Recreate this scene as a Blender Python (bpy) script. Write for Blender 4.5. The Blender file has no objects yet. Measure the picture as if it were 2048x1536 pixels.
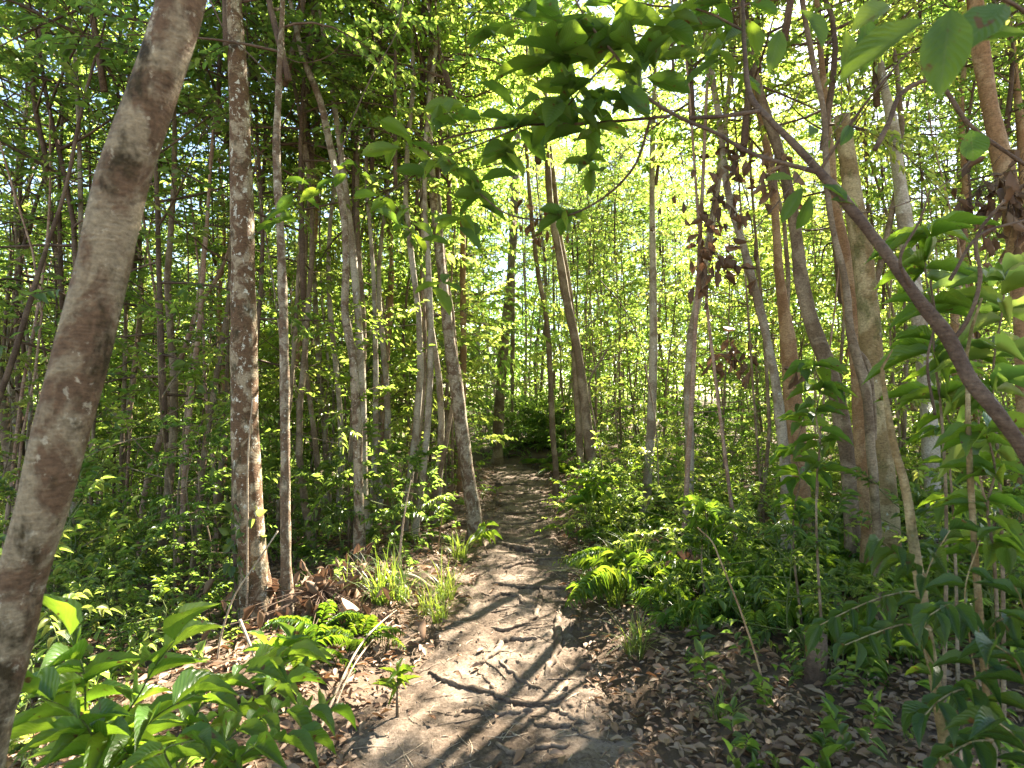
import bpy, math, random
import numpy as np
from mathutils import Vector

# ------------------------------------------------------------------ camera, light, exposure
SC = bpy.context.scene
F = 1137.0                       # focal length in pixels of the 2048 x 1536 photograph
HOR = 800.0                      # row of the horizon
PITCH = math.atan((HOR - 768) / F)
CAM = np.array([0.0, 0.0, 1.5])
FWD = np.array([0, math.cos(PITCH), math.sin(PITCH)])
UPV = np.array([0, -math.sin(PITCH), math.cos(PITCH)])
RGT = np.array([1.0, 0, 0])

cam_d = bpy.data.cameras.new('camera')
cam = bpy.data.objects.new('camera', cam_d)
SC.collection.objects.link(cam)
cam.location = CAM
cam.rotation_euler = (math.pi / 2 + PITCH, 0, 0)
cam_d.sensor_width = 36
cam_d.lens = 36 * F / 2048
cam_d.clip_start = 0.05
cam_d.clip_end = 2000
cam_d.dof.use_dof = True
cam_d.dof.focus_distance = 5.5
cam_d.dof.aperture_fstop = 4.5
SC.camera = cam

SUN_AZ, SUN_EL = math.radians(36), math.radians(41)
SUND = np.array([math.sin(SUN_AZ) * math.cos(SUN_EL), math.cos(SUN_AZ) * math.cos(SUN_EL), math.sin(SUN_EL)])
world = bpy.data.worlds.new('World')
SC.world = world
world.use_nodes = True
wn = world.node_tree
bg = wn.nodes['Background']
sky = wn.nodes.new('ShaderNodeTexSky')
sky.sky_type = 'NISHITA'
sky.sun_disc = False
sky.sun_elevation = SUN_EL
sky.sun_rotation = SUN_AZ
sky.air_density = 1.0
sky.dust_density = 0.5
wb = wn.nodes.new('ShaderNodeMix')
wb.data_type = 'RGBA'
wb.blend_type = 'MULTIPLY'
wb.inputs[0].default_value = 1.0
wb.inputs[7].default_value = (1.02, 0.97, 0.89, 1)      # white balance of the photograph
wn.links.new(sky.outputs[0], wb.inputs[6])
wn.links.new(wb.outputs[2], bg.inputs['Color'])
bg.inputs['Strength'].default_value = 0.055
sun_d = bpy.data.lights.new('sun', 'SUN')
sun_d.energy = 5.0
sun_d.angle = math.radians(0.5)
sun_d.color = (1.0, 0.91, 0.76)
sun = bpy.data.objects.new('sun', sun_d)
SC.collection.objects.link(sun)
sun.rotation_euler = Vector(SUND).to_track_quat('Z', 'Y').to_euler()
SC.view_settings.view_transform = 'Standard'
SC.view_settings.look = 'None'
SC.view_settings.gamma = 1
SC.view_settings.exposure = 3.2
SC.cycles.max_bounces = 7
SC.cycles.diffuse_bounces = 4
SC.cycles.glossy_bounces = 2
SC.cycles.transmission_bounces = 5
SC.cycles.sample_clamp_indirect = 6
SC.cycles.use_denoising = True

# ------------------------------------------------------------------ helpers
RNG = np.random.default_rng(11)


def unit(v):
    v = np.asarray(v, float)
    return v / np.maximum(np.linalg.norm(v, axis=-1, keepdims=True), 1e-9)


def W(px, py, d):
    """World point on the ray of a photograph pixel at depth d."""
    return CAM + d * (FWD + RGT * (px - 1024) / F - UPV * (py - 768) / F)


def sstep(a, b, x):
    t = np.clip((x - a) / (b - a), 0, 1)
    return t * t * (3 - 2 * t)


PY = [0, 2.5, 4.3, 8.5, 12, 14, 18, 24]
PXC = [-0.22, -0.14, 0.05, 0.17, 0.10, -0.10, -1.2, -3.5]
PHW = [0.80, 0.66, 0.50, 0.45, 0.50, 0.5, 0.5, 0.5]


def path_x(y):
    return np.interp(y, PY, PXC)


def path_hw(y):
    return np.interp(y, PY, PHW)


def ground_z(x, y):
    x = np.asarray(x, float)
    y = np.asarray(y, float)
    s = np.maximum(0, -x - 1.1)
    h = -0.13 * s - 0.012 * s * s
    h = np.maximum(h, -4.5)
    h = h + 0.03 * np.minimum(np.maximum(0, x - 1.0), 8)
    d = np.abs(x - path_x(y)) - path_hw(y)
    h = h + 0.09 * sstep(-0.1, 0.55, d) - 0.02
    h = h + 0.05 * np.clip(y - 12.5, 0, 30) * sstep(-9, -1, x)
    h = h + 0.30 * np.exp(-(((x - 1.1) / 1.3) ** 2 + ((y - 15.2) / 1.8) ** 2))
    h = h + 0.03 * np.sin(1.7 * x + 0.6 * y) * np.sin(1.3 * y - 0.8 * x) + 0.012 * np.sin(5.1 * x + 2.0 * y) * np.sin(4.3 * y + 1.0)
    return h


def G(px, py):
    """Ground point seen at a pixel."""
    dirv = FWD + RGT * (px - 1024) / F - UPV * (py - 768) / F
    lo, hi = 0.5, 60.0
    d = 0.5
    while d < 60:
        p = CAM + d * dirv
        if p[2] < ground_z(p[0], p[1]):
            break
        lo = d
        d += 0.05
    for _ in range(20):
        m = (lo + d) / 2
        p = CAM + m * dirv
        if p[2] < ground_z(p[0], p[1]):
            d = m
        else:
            lo = m
    return CAM + d * dirv


class MB:
    """Collects vertices and polygons and links them as one mesh."""

    def __init__(self):
        self.V, self.UV, self.L, self.T, self.M = [], [], [], [], []
        self.n = 0

    def add(self, V, polys, mat=0, uv=None):
        V = np.asarray(V, float).reshape(-1, 3)
        self.V.append(V)
        self.UV.append(np.full((len(V), 2), 0.5) if uv is None else np.asarray(uv, float).reshape(-1, 2))
        for P in polys:
            P = np.asarray(P, int)
            if P.size == 0:
                continue
            self.L.append((P + self.n).ravel())
            self.T.append(np.full(len(P), P.shape[1]))
            self.M.append(np.full(len(P), mat))
        self.n += len(V)

    def mesh(self, name, mats, smooth=True):
        me = bpy.data.meshes.new(name)
        V = np.concatenate(self.V)
        L = np.concatenate(self.L)
        T = np.concatenate(self.T)
        M = np.concatenate(self.M)
        me.vertices.add(len(V))
        me.vertices.foreach_set('co', V.astype(np.float32).ravel())
        me.loops.add(len(L))
        me.loops.foreach_set('vertex_index', L.astype(np.int32))
        me.polygons.add(len(T))
        me.polygons.foreach_set('loop_start', np.concatenate([[0], np.cumsum(T)[:-1]]).astype(np.int32))
        me.polygons.foreach_set('material_index', M.astype(np.int32))
        me.polygons.foreach_set('use_smooth', np.full(len(T), smooth))
        uvl = me.uv_layers.new(name='UVMap')
        uvl.data.foreach_set('uv', np.concatenate(self.UV)[L].astype(np.float32).ravel())
        me.update(calc_edges=True)
        for m in mats:
            me.materials.append(m)
        return me


def link(o):
    SC.collection.objects.link(o)
    return o


def thing(name, label, cat, loc=(0, 0, 0), group=None):
    o = link(bpy.data.objects.new(name, None))
    o.empty_display_size = 0.1
    o.location = loc
    o['label'] = label
    o['category'] = cat
    if group:
        o['group'] = group
    return o


def part(name, me, parent, loc=(0, 0, 0), rz=0.0, sc=1.0, tilt=(0, 0)):
    o = link(bpy.data.objects.new(name, me))
    o.parent = parent
    o.location = loc
    o.rotation_euler = (tilt[0], tilt[1], rz)
    o.scale = (sc, sc, sc) if np.isscalar(sc) else sc
    return o


def single(name, me, label, cat, loc=(0, 0, 0), rz=0.0, sc=1.0, group=None, tilt=(0, 0)):
    o = link(bpy.data.objects.new(name, me))
    o.location = loc
    o.rotation_euler = (tilt[0], tilt[1], rz)
    o.scale = (sc, sc, sc) if np.isscalar(sc) else sc
    o['label'] = label
    o['category'] = cat
    if group:
        o['group'] = group
    return o


def structure(name, me, kind='structure', label=None, cat=None):
    o = link(bpy.data.objects.new(name, me))
    o['kind'] = kind
    if label:
        o['label'] = label
        o['category'] = cat
    return o


# ------------------------------------------------------------------ materials
def new_mat(name):
    m = bpy.data.materials.new(name)
    m.use_nodes = True
    nt = m.node_tree
    nt.nodes.clear()
    return m, nt, nt.nodes, nt.links


def ramp(N, stops, interp='LINEAR'):
    r = N.new('ShaderNodeValToRGB')
    cr = r.color_ramp
    cr.interpolation = interp
    while len(cr.elements) < len(stops):
        cr.elements.new(0.5)
    for e, (p, c) in zip(cr.elements, stops):
        e.position = p
        e.color = (*c, 1) if len(c) == 3 else c
    return r


def mathn(N, Lk, op, a, b=None):
    n = N.new('ShaderNodeMath')
    n.operation = op
    for i, v in enumerate((a, b)):
        if v is None:
            continue
        if hasattr(v, 'links') or hasattr(v, 'is_linked'):
            Lk.new(v, n.inputs[i])
        else:
            n.inputs[i].default_value = v
    return n.outputs[0]


def mixc(N, Lk, fac, a, b):
    n = N.new('ShaderNodeMix')
    n.data_type = 'RGBA'
    for sock, v in ((n.inputs[0], fac), (n.inputs[6], a), (n.inputs[7], b)):
        if hasattr(v, 'is_linked'):
            Lk.new(v, sock)
        elif isinstance(v, (int, float)):
            sock.default_value = v
        else:
            sock.default_value = (*v, 1)
    return n.outputs[2]


def leaf_mat(name, cols, trans, tfac=0.45, rough=0.42, spec=0.5, veins=False, spots=0.0):
    m, nt, N, Lk = new_mat(name)
    geo = N.new('ShaderNodeNewGeometry')
    inf = N.new('ShaderNodeObjectInfo')
    r1 = ramp(N, [(i / (len(cols) - 1), c) for i, c in enumerate(cols)])
    v = mathn(N, Lk, 'ADD', mathn(N, Lk, 'MULTIPLY', geo.outputs['Random Per Island'], 0.6), mathn(N, Lk, 'MULTIPLY', inf.outputs['Random'], 0.4))
    Lk.new(v, r1.inputs[0])
    col = r1.outputs[0]
    r2 = ramp(N, [(i / (len(trans) - 1), c) for i, c in enumerate(trans)])
    Lk.new(v, r2.inputs[0])
    tcol = r2.outputs[0]
    bump = None
    if veins:
        uv = N.new('ShaderNodeUVMap')
        sep = N.new('ShaderNodeSeparateXYZ')
        Lk.new(uv.outputs[0], sep.inputs[0])
        av = mathn(N, Lk, 'ABSOLUTE', mathn(N, Lk, 'SUBTRACT', sep.outputs[1], 0.5))
        rib = mathn(N, Lk, 'LESS_THAN', av, 0.022)
        ph = mathn(N, Lk, 'SUBTRACT', mathn(N, Lk, 'MULTIPLY', sep.outputs[0], 62.0), mathn(N, Lk, 'MULTIPLY', av, 48.0))
        w = mathn(N, Lk, 'SINE', ph)
        lat = mathn(N, Lk, 'GREATER_THAN', w, 0.90)
        vein = mathn(N, Lk, 'MINIMUM', mathn(N, Lk, 'ADD', mathn(N, Lk, 'MULTIPLY', rib, 0.8), mathn(N, Lk, 'MULTIPLY', lat, 0.28)), 1.0)
        light = mixc(N, Lk, 0.55, col, (0.20, 0.26, 0.08))
        col = mixc(N, Lk, vein, col, light)
        tcol = mixc(N, Lk, mathn(N, Lk, 'MULTIPLY', vein, 0.5), tcol, (0.10, 0.14, 0.02))
        bp = N.new('ShaderNodeBump')
        bp.inputs['Strength'].default_value = 0.25
        bp.inputs['Distance'].default_value = 0.004
        Lk.new(w, bp.inputs['Height'])
        bump = bp.outputs[0]
    tc = N.new('ShaderNodeTexCoord')
    no = N.new('ShaderNodeTexNoise')
    no.inputs['Scale'].default_value = 30
    no.inputs['Detail'].default_value = 3
    Lk.new(tc.outputs['Object'], no.inputs['Vector'])
    if spots > 0:
        rs = ramp(N, [(0.69 - spots * 0.1, (0, 0, 0)), (0.73 - spots * 0.1, (1, 1, 1))])
        Lk.new(no.outputs[0], rs.inputs[0])
        col = mixc(N, Lk, rs.outputs[0], col, (0.16, 0.09, 0.03))
        tcol = mixc(N, Lk, rs.outputs[0], tcol, (0.10, 0.05, 0.01))
    pr = N.new('ShaderNodeBsdfPrincipled')
    Lk.new(col, pr.inputs['Base Color'])
    rr = mathn(N, Lk, 'ADD', mathn(N, Lk, 'MULTIPLY', no.outputs[0], 0.25), rough - 0.12)
    Lk.new(rr, pr.inputs['Roughness'])
    pr.inputs['Specular IOR Level'].default_value = spec
    tr = N.new('ShaderNodeBsdfTranslucent')
    Lk.new(tcol, tr.inputs['Color'])
    if bump:
        Lk.new(bump, pr.inputs['Normal'])
    mx = N.new('ShaderNodeMixShader')
    mx.inputs[0].default_value = tfac
    Lk.new(pr.outputs[0], mx.inputs[1])
    Lk.new(tr.outputs[0], mx.inputs[2])
    out = N.new('ShaderNodeOutputMaterial')
    Lk.new(mx.outputs[0], out.inputs[0])
    return m


def bark_mat(name, base, patch, lichen, moss=(0.05, 0.06, 0.025), patch_at=0.5, lichen_at=0.62, moss_amt=0.35, scale=5.0, soft=0.06, bump=0.5, moss_at=0.60):
    m, nt, N, Lk = new_mat(name)
    tc = N.new('ShaderNodeTexCoord')
    inf = N.new('ShaderNodeObjectInfo')
    add = N.new('ShaderNodeVectorMath')
    add.operation = 'ADD'
    cmb = N.new('ShaderNodeCombineXYZ')
    Lk.new(mathn(N, Lk, 'MULTIPLY', inf.outputs['Random'], 37.0), cmb.inputs[0])
    Lk.new(mathn(N, Lk, 'MULTIPLY', inf.outputs['Random'], 91.0), cmb.inputs[2])
    Lk.new(tc.outputs['Object'], add.inputs[0])
    Lk.new(cmb.outputs[0], add.inputs[1])

    def noise(sc, det=4, rough=0.55, zs=1.0, dist=0.0):
        mp = N.new('ShaderNodeMapping')
        mp.inputs['Scale'].default_value = (1, 1, zs)
        Lk.new(add.outputs[0], mp.inputs[0])
        n = N.new('ShaderNodeTexNoise')
        n.inputs['Scale'].default_value = sc
        n.inputs['Detail'].default_value = det
        n.inputs['Roughness'].default_value = rough
        n.inputs['Distortion'].default_value = dist
        Lk.new(mp.outputs[0], n.inputs['Vector'])
        return n.outputs[0]

    fine = noise(75, 5, 0.75)
    streak = noise(40, 3, 0.6, 3.5)
    pn = noise(scale, 6, 0.62, 0.9, 0.6)
    rp = ramp(N, [(patch_at - soft, (0, 0, 0)), (patch_at + soft, (1, 1, 1))])
    Lk.new(pn, rp.inputs[0])
    col = mixc(N, Lk, rp.outputs[0], base, patch)
    ln = noise(scale * 3.0, 7, 0.7, 0.8, 0.3)
    rl = ramp(N, [(lichen_at, (0, 0, 0)), (lichen_at + 0.03, (1, 1, 1))])
    Lk.new(ln, rl.inputs[0])
    col = mixc(N, Lk, rl.outputs[0], col, lichen)
    mn = noise(scale * 0.8, 5, 0.7, 0.6, 0.2)
    rm = ramp(N, [(moss_at, (0, 0, 0)), (moss_at + 0.1, (1, 1, 1))])
    Lk.new(mn, rm.inputs[0])
    col = mixc(N, Lk, mathn(N, Lk, 'MULTIPLY', rm.outputs[0], moss_amt), col, moss)
    rf = ramp(N, [(0.32, (0.42, 0.40, 0.38)), (0.5, (0.95, 0.95, 0.95)), (0.68, (1.45, 1.45, 1.42))])
    Lk.new(mathn(N, Lk, 'ADD', mathn(N, Lk, 'MULTIPLY', fine, 0.6), mathn(N, Lk, 'MULTIPLY', streak, 0.4)), rf.inputs[0])
    mul = N.new('ShaderNodeMix')
    mul.data_type = 'RGBA'
    mul.blend_type = 'MULTIPLY'
    mul.inputs[0].default_value = 1.0
    Lk.new(col, mul.inputs[6])
    Lk.new(rf.outputs[0], mul.inputs[7])
    pr = N.new('ShaderNodeBsdfPrincipled')
    Lk.new(mul.outputs[2], pr.inputs['Base Color'])
    pr.inputs['Roughness'].default_value = 0.85
    pr.inputs['Specular IOR Level'].default_value = 0.25
    hb = mathn(N, Lk, 'ADD', mathn(N, Lk, 'MULTIPLY', streak, 0.7), mathn(N, Lk, 'ADD', mathn(N, Lk, 'MULTIPLY', fine, 0.5), mathn(N, Lk, 'MULTIPLY', rp.outputs[0], 0.5)))
    bp = N.new('ShaderNodeBump')
    bp.inputs['Strength'].default_value = bump
    bp.inputs['Distance'].default_value = 0.014
    Lk.new(hb, bp.inputs['Height'])
    Lk.new(bp.outputs[0], pr.inputs['Normal'])
    out = N.new('ShaderNodeOutputMaterial')
    Lk.new(pr.outputs[0], out.inputs[0])
    return m


def soil_mat(name, stops, sc=2.2, bump=0.6, speck=True):
    m, nt, N, Lk = new_mat(name)
    tc = N.new('ShaderNodeTexCoord')

    def noise(s, det=5, rough=0.6):
        n = N.new('ShaderNodeTexNoise')
        n.inputs['Scale'].default_value = s
        n.inputs['Detail'].default_value = det
        n.inputs['Roughness'].default_value = rough
        Lk.new(tc.outputs['Object'], n.inputs['Vector'])
        return n.outputs[0]

    a = noise(sc, 8, 0.65)
    b = noise(55, 6, 0.75)
    c = noise(220, 2, 0.6)
    mixv = mathn(N, Lk, 'ADD', mathn(N, Lk, 'MULTIPLY', a, 0.55), mathn(N, Lk, 'MULTIPLY', b, 0.45))
    r = ramp(N, stops)
    Lk.new(mixv, r.inputs[0])
    col = r.outputs[0]
    if speck:
        v = N.new('ShaderNodeTexVoronoi')
        v.inputs['Scale'].default_value = 42
        Lk.new(tc.outputs['Object'], v.inputs['Vector'])
        rs = ramp(N, [(0.12, (1, 1, 1)), (0.2, (0, 0, 0))])
        Lk.new(v.outputs['Distance'], rs.inputs[0])
        sel = mathn(N, Lk, 'GREATER_THAN', noise(16, 2), 0.52)
        col = mixc(N, Lk, mathn(N, Lk, 'MULTIPLY', mathn(N, Lk, 'MULTIPLY', rs.outputs[0], sel), 0.7), col, (0.09, 0.06, 0.04))
    pr = N.new('ShaderNodeBsdfPrincipled')
    Lk.new(col, pr.inputs['Base Color'])
    pr.inputs['Roughness'].default_value = 0.95
    pr.inputs['Specular IOR Level'].default_value = 0.15
    bp = N.new('ShaderNodeBump')
    bp.inputs['Strength'].default_value = bump
    bp.inputs['Distance'].default_value = 0.02
    Lk.new(mathn(N, Lk, 'ADD', mathn(N, Lk, 'MULTIPLY', b, 0.8), mathn(N, Lk, 'ADD', mathn(N, Lk, 'MULTIPLY', c, 0.35), mathn(N, Lk, 'MULTIPLY', a, 0.8))), bp.inputs['Height'])
    Lk.new(bp.outputs[0], pr.inputs['Normal'])
    out = N.new('ShaderNodeOutputMaterial')
    Lk.new(pr.outputs[0], out.inputs[0])
    return m


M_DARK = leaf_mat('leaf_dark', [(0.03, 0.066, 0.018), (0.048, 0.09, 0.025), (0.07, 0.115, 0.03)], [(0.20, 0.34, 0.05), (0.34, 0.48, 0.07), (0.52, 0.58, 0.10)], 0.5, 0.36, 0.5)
M_MID = leaf_mat('leaf_green', [(0.035, 0.075, 0.018), (0.058, 0.105, 0.026), (0.10, 0.135, 0.035)], [(0.23, 0.42, 0.05), (0.38, 0.57, 0.08), (0.58, 0.66, 0.13)], 0.52, 0.33, 0.55)
M_LIME = leaf_mat('leaf_lime', [(0.06, 0.105, 0.024), (0.10, 0.135, 0.03), (0.15, 0.155, 0.04)], [(0.34, 0.54, 0.06), (0.50, 0.65, 0.09), (0.74, 0.72, 0.16)], 0.56, 0.33, 0.55)
M_BIG = leaf_mat('leaf_big', [(0.03, 0.075, 0.018), (0.045, 0.10, 0.022), (0.06, 0.12, 0.025)], [(0.10, 0.22, 0.015), (0.16, 0.28, 0.02), (0.34, 0.44, 0.03)], 0.46, 0.46, 0.4, True, 0.35)
M_FRESH = leaf_mat('leaf_fresh', [(0.035, 0.09, 0.016), (0.055, 0.125, 0.02), (0.08, 0.145, 0.022)], [(0.20, 0.38, 0.02), (0.32, 0.50, 0.03), (0.46, 0.56, 0.05)], 0.44, 0.38, 0.45, True, 0.3)
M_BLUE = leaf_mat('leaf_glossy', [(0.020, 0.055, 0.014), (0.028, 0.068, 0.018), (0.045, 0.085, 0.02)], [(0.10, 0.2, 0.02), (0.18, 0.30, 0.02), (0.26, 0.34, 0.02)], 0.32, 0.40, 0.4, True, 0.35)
M_GRASS = leaf_mat('grass_blade', [(0.05, 0.10, 0.02), (0.08, 0.14, 0.03), (0.12, 0.16, 0.04), (0.26, 0.20, 0.10)], [(0.28, 0.42, 0.03), (0.40, 0.50, 0.05), (0.5, 0.5, 0.08)], 0.4)
M_FERN = leaf_mat('fern_green', [(0.035, 0.10, 0.02), (0.055, 0.125, 0.022), (0.09, 0.15, 0.025)], [(0.16, 0.34, 0.02), (0.26, 0.42, 0.02), (0.36, 0.46, 0.03)], 0.4)
M_DEAD = leaf_mat('leaf_dead', [(0.09, 0.052, 0.032), (0.17, 0.095, 0.055), (0.26, 0.165, 0.10), (0.36, 0.26, 0.18), (0.20, 0.12, 0.075), (0.44, 0.36, 0.27)], [(0.18, 0.08, 0.03), (0.28, 0.13, 0.05), (0.35, 0.2, 0.08)], 0.15, 0.6, 0.3)
M_DEADRED = leaf_mat('leaf_dead_hanging', [(0.08, 0.046, 0.026), (0.14, 0.08, 0.045), (0.20, 0.125, 0.075), (0.28, 0.20, 0.13)], [(0.12, 0.06, 0.03), (0.18, 0.09, 0.05)], 0.15, 0.6, 0.3)

B_MOTTLE = bark_mat('bark_mottled', (0.125, 0.072, 0.038), (0.31, 0.245, 0.16), (0.52, 0.49, 0.40), moss=(0.04, 0.035, 0.015), patch_at=0.53, lichen_at=0.57, moss_amt=0.85, moss_at=0.55, scale=8, soft=0.04)
B_BAND = bark_mat('bark_banded', (0.14, 0.09, 0.055), (0.31, 0.255, 0.18), (0.47, 0.44, 0.36), moss=(0.055, 0.045, 0.02), patch_at=0.50, lichen_at=0.60, moss_amt=0.7, moss_at=0.56, scale=12, soft=0.06)
B_PINK = bark_mat('bark_pinkish', (0.26, 0.16, 0.11), (0.38, 0.27, 0.20), (0.48, 0.42, 0.34), patch_at=0.5, lichen_at=0.64, moss_amt=0.35, scale=10)
B_FORE = bark_mat('bark_broad_patches', (0.145, 0.088, 0.050), (0.275, 0.215, 0.135), (0.40, 0.34, 0.24), moss=(0.042, 0.030, 0.012), patch_at=0.50, lichen_at=0.60, scale=8.5, soft=0.055, moss_amt=0.95, moss_at=0.54, bump=0.5)
B_GREY = bark_mat('bark_grey', (0.20, 0.15, 0.10), (0.36, 0.31, 0.235), (0.52, 0.50, 0.45), patch_at=0.48, lichen_at=0.64, moss_amt=0.4)
B_PALE = bark_mat('bark_pale', (0.28, 0.235, 0.175), (0.44, 0.40, 0.33), (0.62, 0.60, 0.55), patch_at=0.46, lichen_at=0.62, moss_amt=0.35)
B_BROWN = bark_mat('bark_brown', (0.15, 0.105, 0.065), (0.27, 0.21, 0.14), (0.40, 0.38, 0.30), patch_at=0.52, lichen_at=0.68, moss_amt=0.5)
B_RED = bark_mat('bark_reddish', (0.25, 0.145, 0.072), (0.37, 0.25, 0.14), (0.42, 0.36, 0.28), patch_at=0.52, lichen_at=0.68, moss_amt=0.3)
B_OLIVE = bark_mat('bark_olive', (0.21, 0.145, 0.065), (0.36, 0.285, 0.155), (0.48, 0.46, 0.36), moss=(0.085, 0.085, 0.025), patch_at=0.5, lichen_at=0.64, moss_amt=0.75, moss_at=0.54)
B_TWIG = bark_mat('bark_twig', (0.10, 0.065, 0.045), (0.16, 0.11, 0.075), (0.28, 0.24, 0.19), patch_at=0.52, lichen_at=0.68)
B_GREEN = bark_mat('bark_green_stem', (0.10, 0.13, 0.04), (0.14, 0.17, 0.05), (0.2, 0.2, 0.1), patch_at=0.52, lichen_at=0.75)
B_STRAW = bark_mat('bark_dry_stick', (0.34, 0.25, 0.17), (0.44, 0.35, 0.25), (0.5, 0.43, 0.34), patch_at=0.5, lichen_at=0.7)
B_ROOT = bark_mat('bark_root', (0.10, 0.07, 0.046), (0.20, 0.148, 0.105), (0.32, 0.26, 0.2), patch_at=0.5, lichen_at=0.66, moss_amt=0.3, scale=9)
S_PATH = soil_mat('sandy_soil', [(0.36, (0.05, 0.034, 0.023)), (0.47, (0.12, 0.087, 0.062)), (0.58, (0.235, 0.182, 0.138))])
S_GROUND = soil_mat('forest_soil', [(0.3, (0.06, 0.042, 0.028)), (0.5, (0.12, 0.085, 0.058)), (0.68, (0.20, 0.15, 0.11))])


# ------------------------------------------------------------------ shape tools
def spline(P, n):
    """Catmull-Rom through rows of P (any width), n samples."""
    P = np.asarray(P, float)
    if len(P) == 2:
        t = np.linspace(0, 1, n)[:, None]
        return P[0] * (1 - t) + P[1] * t
    k = min(3, P.shape[1])
    c = np.concatenate([[0], np.cumsum(np.maximum(np.linalg.norm(np.diff(P[:, :k], axis=0), axis=1), 1e-6))])
    h = np.diff(c)[:, None]
    sl = np.diff(P, axis=0) / h
    m = np.vstack([sl[:1], (sl[:-1] * h[1:] + sl[1:] * h[:-1]) / (h[1:] + h[:-1]), sl[-1:]])
    ts = np.linspace(0, c[-1] * (1 - 1e-9), n)
    i = np.clip(np.searchsorted(c, ts, side='right') - 1, 0, len(P) - 2)
    hh = h[i]
    u = ((ts - c[i])[:, None]) / hh
    return (2 * u ** 3 - 3 * u ** 2 + 1) * P[i] + (u ** 3 - 2 * u ** 2 + u) * hh * m[i] + (-2 * u ** 3 + 3 * u ** 2) * P[i + 1] + (u ** 3 - u ** 2) * hh * m[i + 1]


def tube(mb, pts, rad, sides=6, mat=0, cap=True, rough=0.0, rng=None):
    pts = np.asarray(pts, float)
    n = len(pts)
    rad = np.broadcast_to(np.asarray(rad, float), (n,))
    t = unit(np.gradient(pts, axis=0))
    a = np.array([1.0, 0, 0]) if abs(t[0][0]) < 0.8 else np.array([0, 1.0, 0])
    nrm = np.zeros_like(pts)
    v = a - t[0] * np.dot(a, t[0])
    for i in range(n):
        v = v - t[i] * np.dot(v, t[i])
        v = v / max(np.linalg.norm(v), 1e-9)
        nrm[i] = v
    b = np.cross(t, nrm)
    th = np.linspace(0, 2 * math.pi, sides, endpoint=False)
    R = rad[:, None] * np.ones(sides)
    if rough > 0:
        rng = rng or RNG
        ph = rng.uniform(0, 6.28, 5)
        ln = np.concatenate([[0], np.cumsum(np.linalg.norm(np.diff(pts, axis=0), axis=1))])
        s = ln[:, None] / max(rad.mean(), 1e-3)
        R = R * (1 + rough * (0.5 * np.sin(2 * th + 0.21 * s + ph[0]) + 0.4 * np.sin(3 * th - 0.33 * s + ph[1]) + 0.5 * np.sin(0.47 * s + ph[2]) + 0.35 * np.sin(5 * th + 0.9 * s + ph[3])))
    V = pts[:, None] + R[..., None] * (np.cos(th)[None, :, None] * nrm[:, None] + np.sin(th)[None, :, None] * b[:, None])
    i, j = np.meshgrid(np.arange(n - 1), np.arange(sides), indexing='ij')
    j2 = (j + 1) % sides
    Q = np.stack([i * sides + j, i * sides + j2, (i + 1) * sides + j2, (i + 1) * sides + j], -1).reshape(-1, 4)
    polys = [Q]
    Vv = V.reshape(-1, 3)
    if cap:
        k = np.arange(sides)
        Vv = np.vstack([Vv, pts[0] - t[0] * rad[0] * 0.3, pts[-1] + t[-1] * rad[-1] * 0.3])
        c0, c1 = n * sides, n * sides + 1
        polys.append(np.stack([np.full(sides, c0), (k + 1) % sides, k], -1))
        o = (n - 1) * sides
        polys.append(np.stack([np.full(sides, c1), o + k, o + (k + 1) % sides], -1))
    mb.add(Vv, polys, mat)


def leaf_template(u, w, nv=2, fold=0.25, droop=0.25, wave=0.0):
    """Blade of unit length: vertices (along, across, height), faces and uv."""
    u = np.asarray(u, float)
    w = np.asarray(w, float)
    vv = np.linspace(-1, 1, nv + 1)
    U, Vq = np.meshgrid(u, vv, indexing='ij')
    Wd = w[:, None] * np.ones(nv + 1)
    Y = Wd * Vq * 0.5
    Z = np.abs(Y) * fold * 2 - droop * U ** 2 + wave * np.sin(U * 17) * np.abs(Vq) * Wd
    T = np.stack([U, Y, Z], -1).reshape(-1, 3)
    uv = np.stack([U, Vq * 0.5 + 0.5], -1).reshape(-1, 2)
    n = len(u)
    i, j = np.meshgrid(np.arange(n - 1), np.arange(nv), indexing='ij')
    Q = np.stack([i * (nv + 1) + j, (i + 1) * (nv + 1) + j, (i + 1) * (nv + 1) + j + 1, i * (nv + 1) + j + 1], -1).reshape(-1, 4)
    return T, [Q], uv


T_LO = (np.array([[0, 0, 0], [0.42, -0.5, 0.10], [1, 0, -0.18], [0.42, 0.5, 0.10]]), [np.array([[0, 1, 2], [0, 2, 3]])], np.array([[0, .5], [.4, 0], [1, .5], [.4, 1]], float))
T_SM = leaf_template([0, 0.3, 0.7, 1], [0.06, 1, 0.72, 0.03], 2, 0.3, 0.2)
T_MD = leaf_template([0, 0.12, 0.32, 0.55, 0.78, 0.92, 1], [0.05, 0.55, 0.97, 0.95, 0.55, 0.2, 0.02], 2, 0.28, 0.28)
T_HI = leaf_template([0, 0.05, 0.14, 0.26, 0.4, 0.54, 0.67, 0.78, 0.87, 0.94, 1], [0.04, 0.28, 0.66, 0.92, 1, 0.96, 0.8, 0.55, 0.3, 0.12, 0.01], 4, 0.22, 0.30, 0.05)
T_HIDROOP = leaf_template([0, 0.05, 0.14, 0.26, 0.4, 0.54, 0.67, 0.78, 0.87, 0.94, 1], [0.04, 0.28, 0.66, 0.92, 1, 0.96, 0.8, 0.55, 0.3, 0.12, 0.01], 4, 0.30, 0.42, 0.04)
T_OB = leaf_template([0, 0.06, 0.16, 0.28, 0.42, 0.56, 0.69, 0.80, 0.89, 0.96, 1], [0.05, 0.18, 0.46, 0.72, 0.92, 1, 0.96, 0.80, 0.52, 0.22, 0.02], 4, 0.16, 0.16, 0.02)
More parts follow.
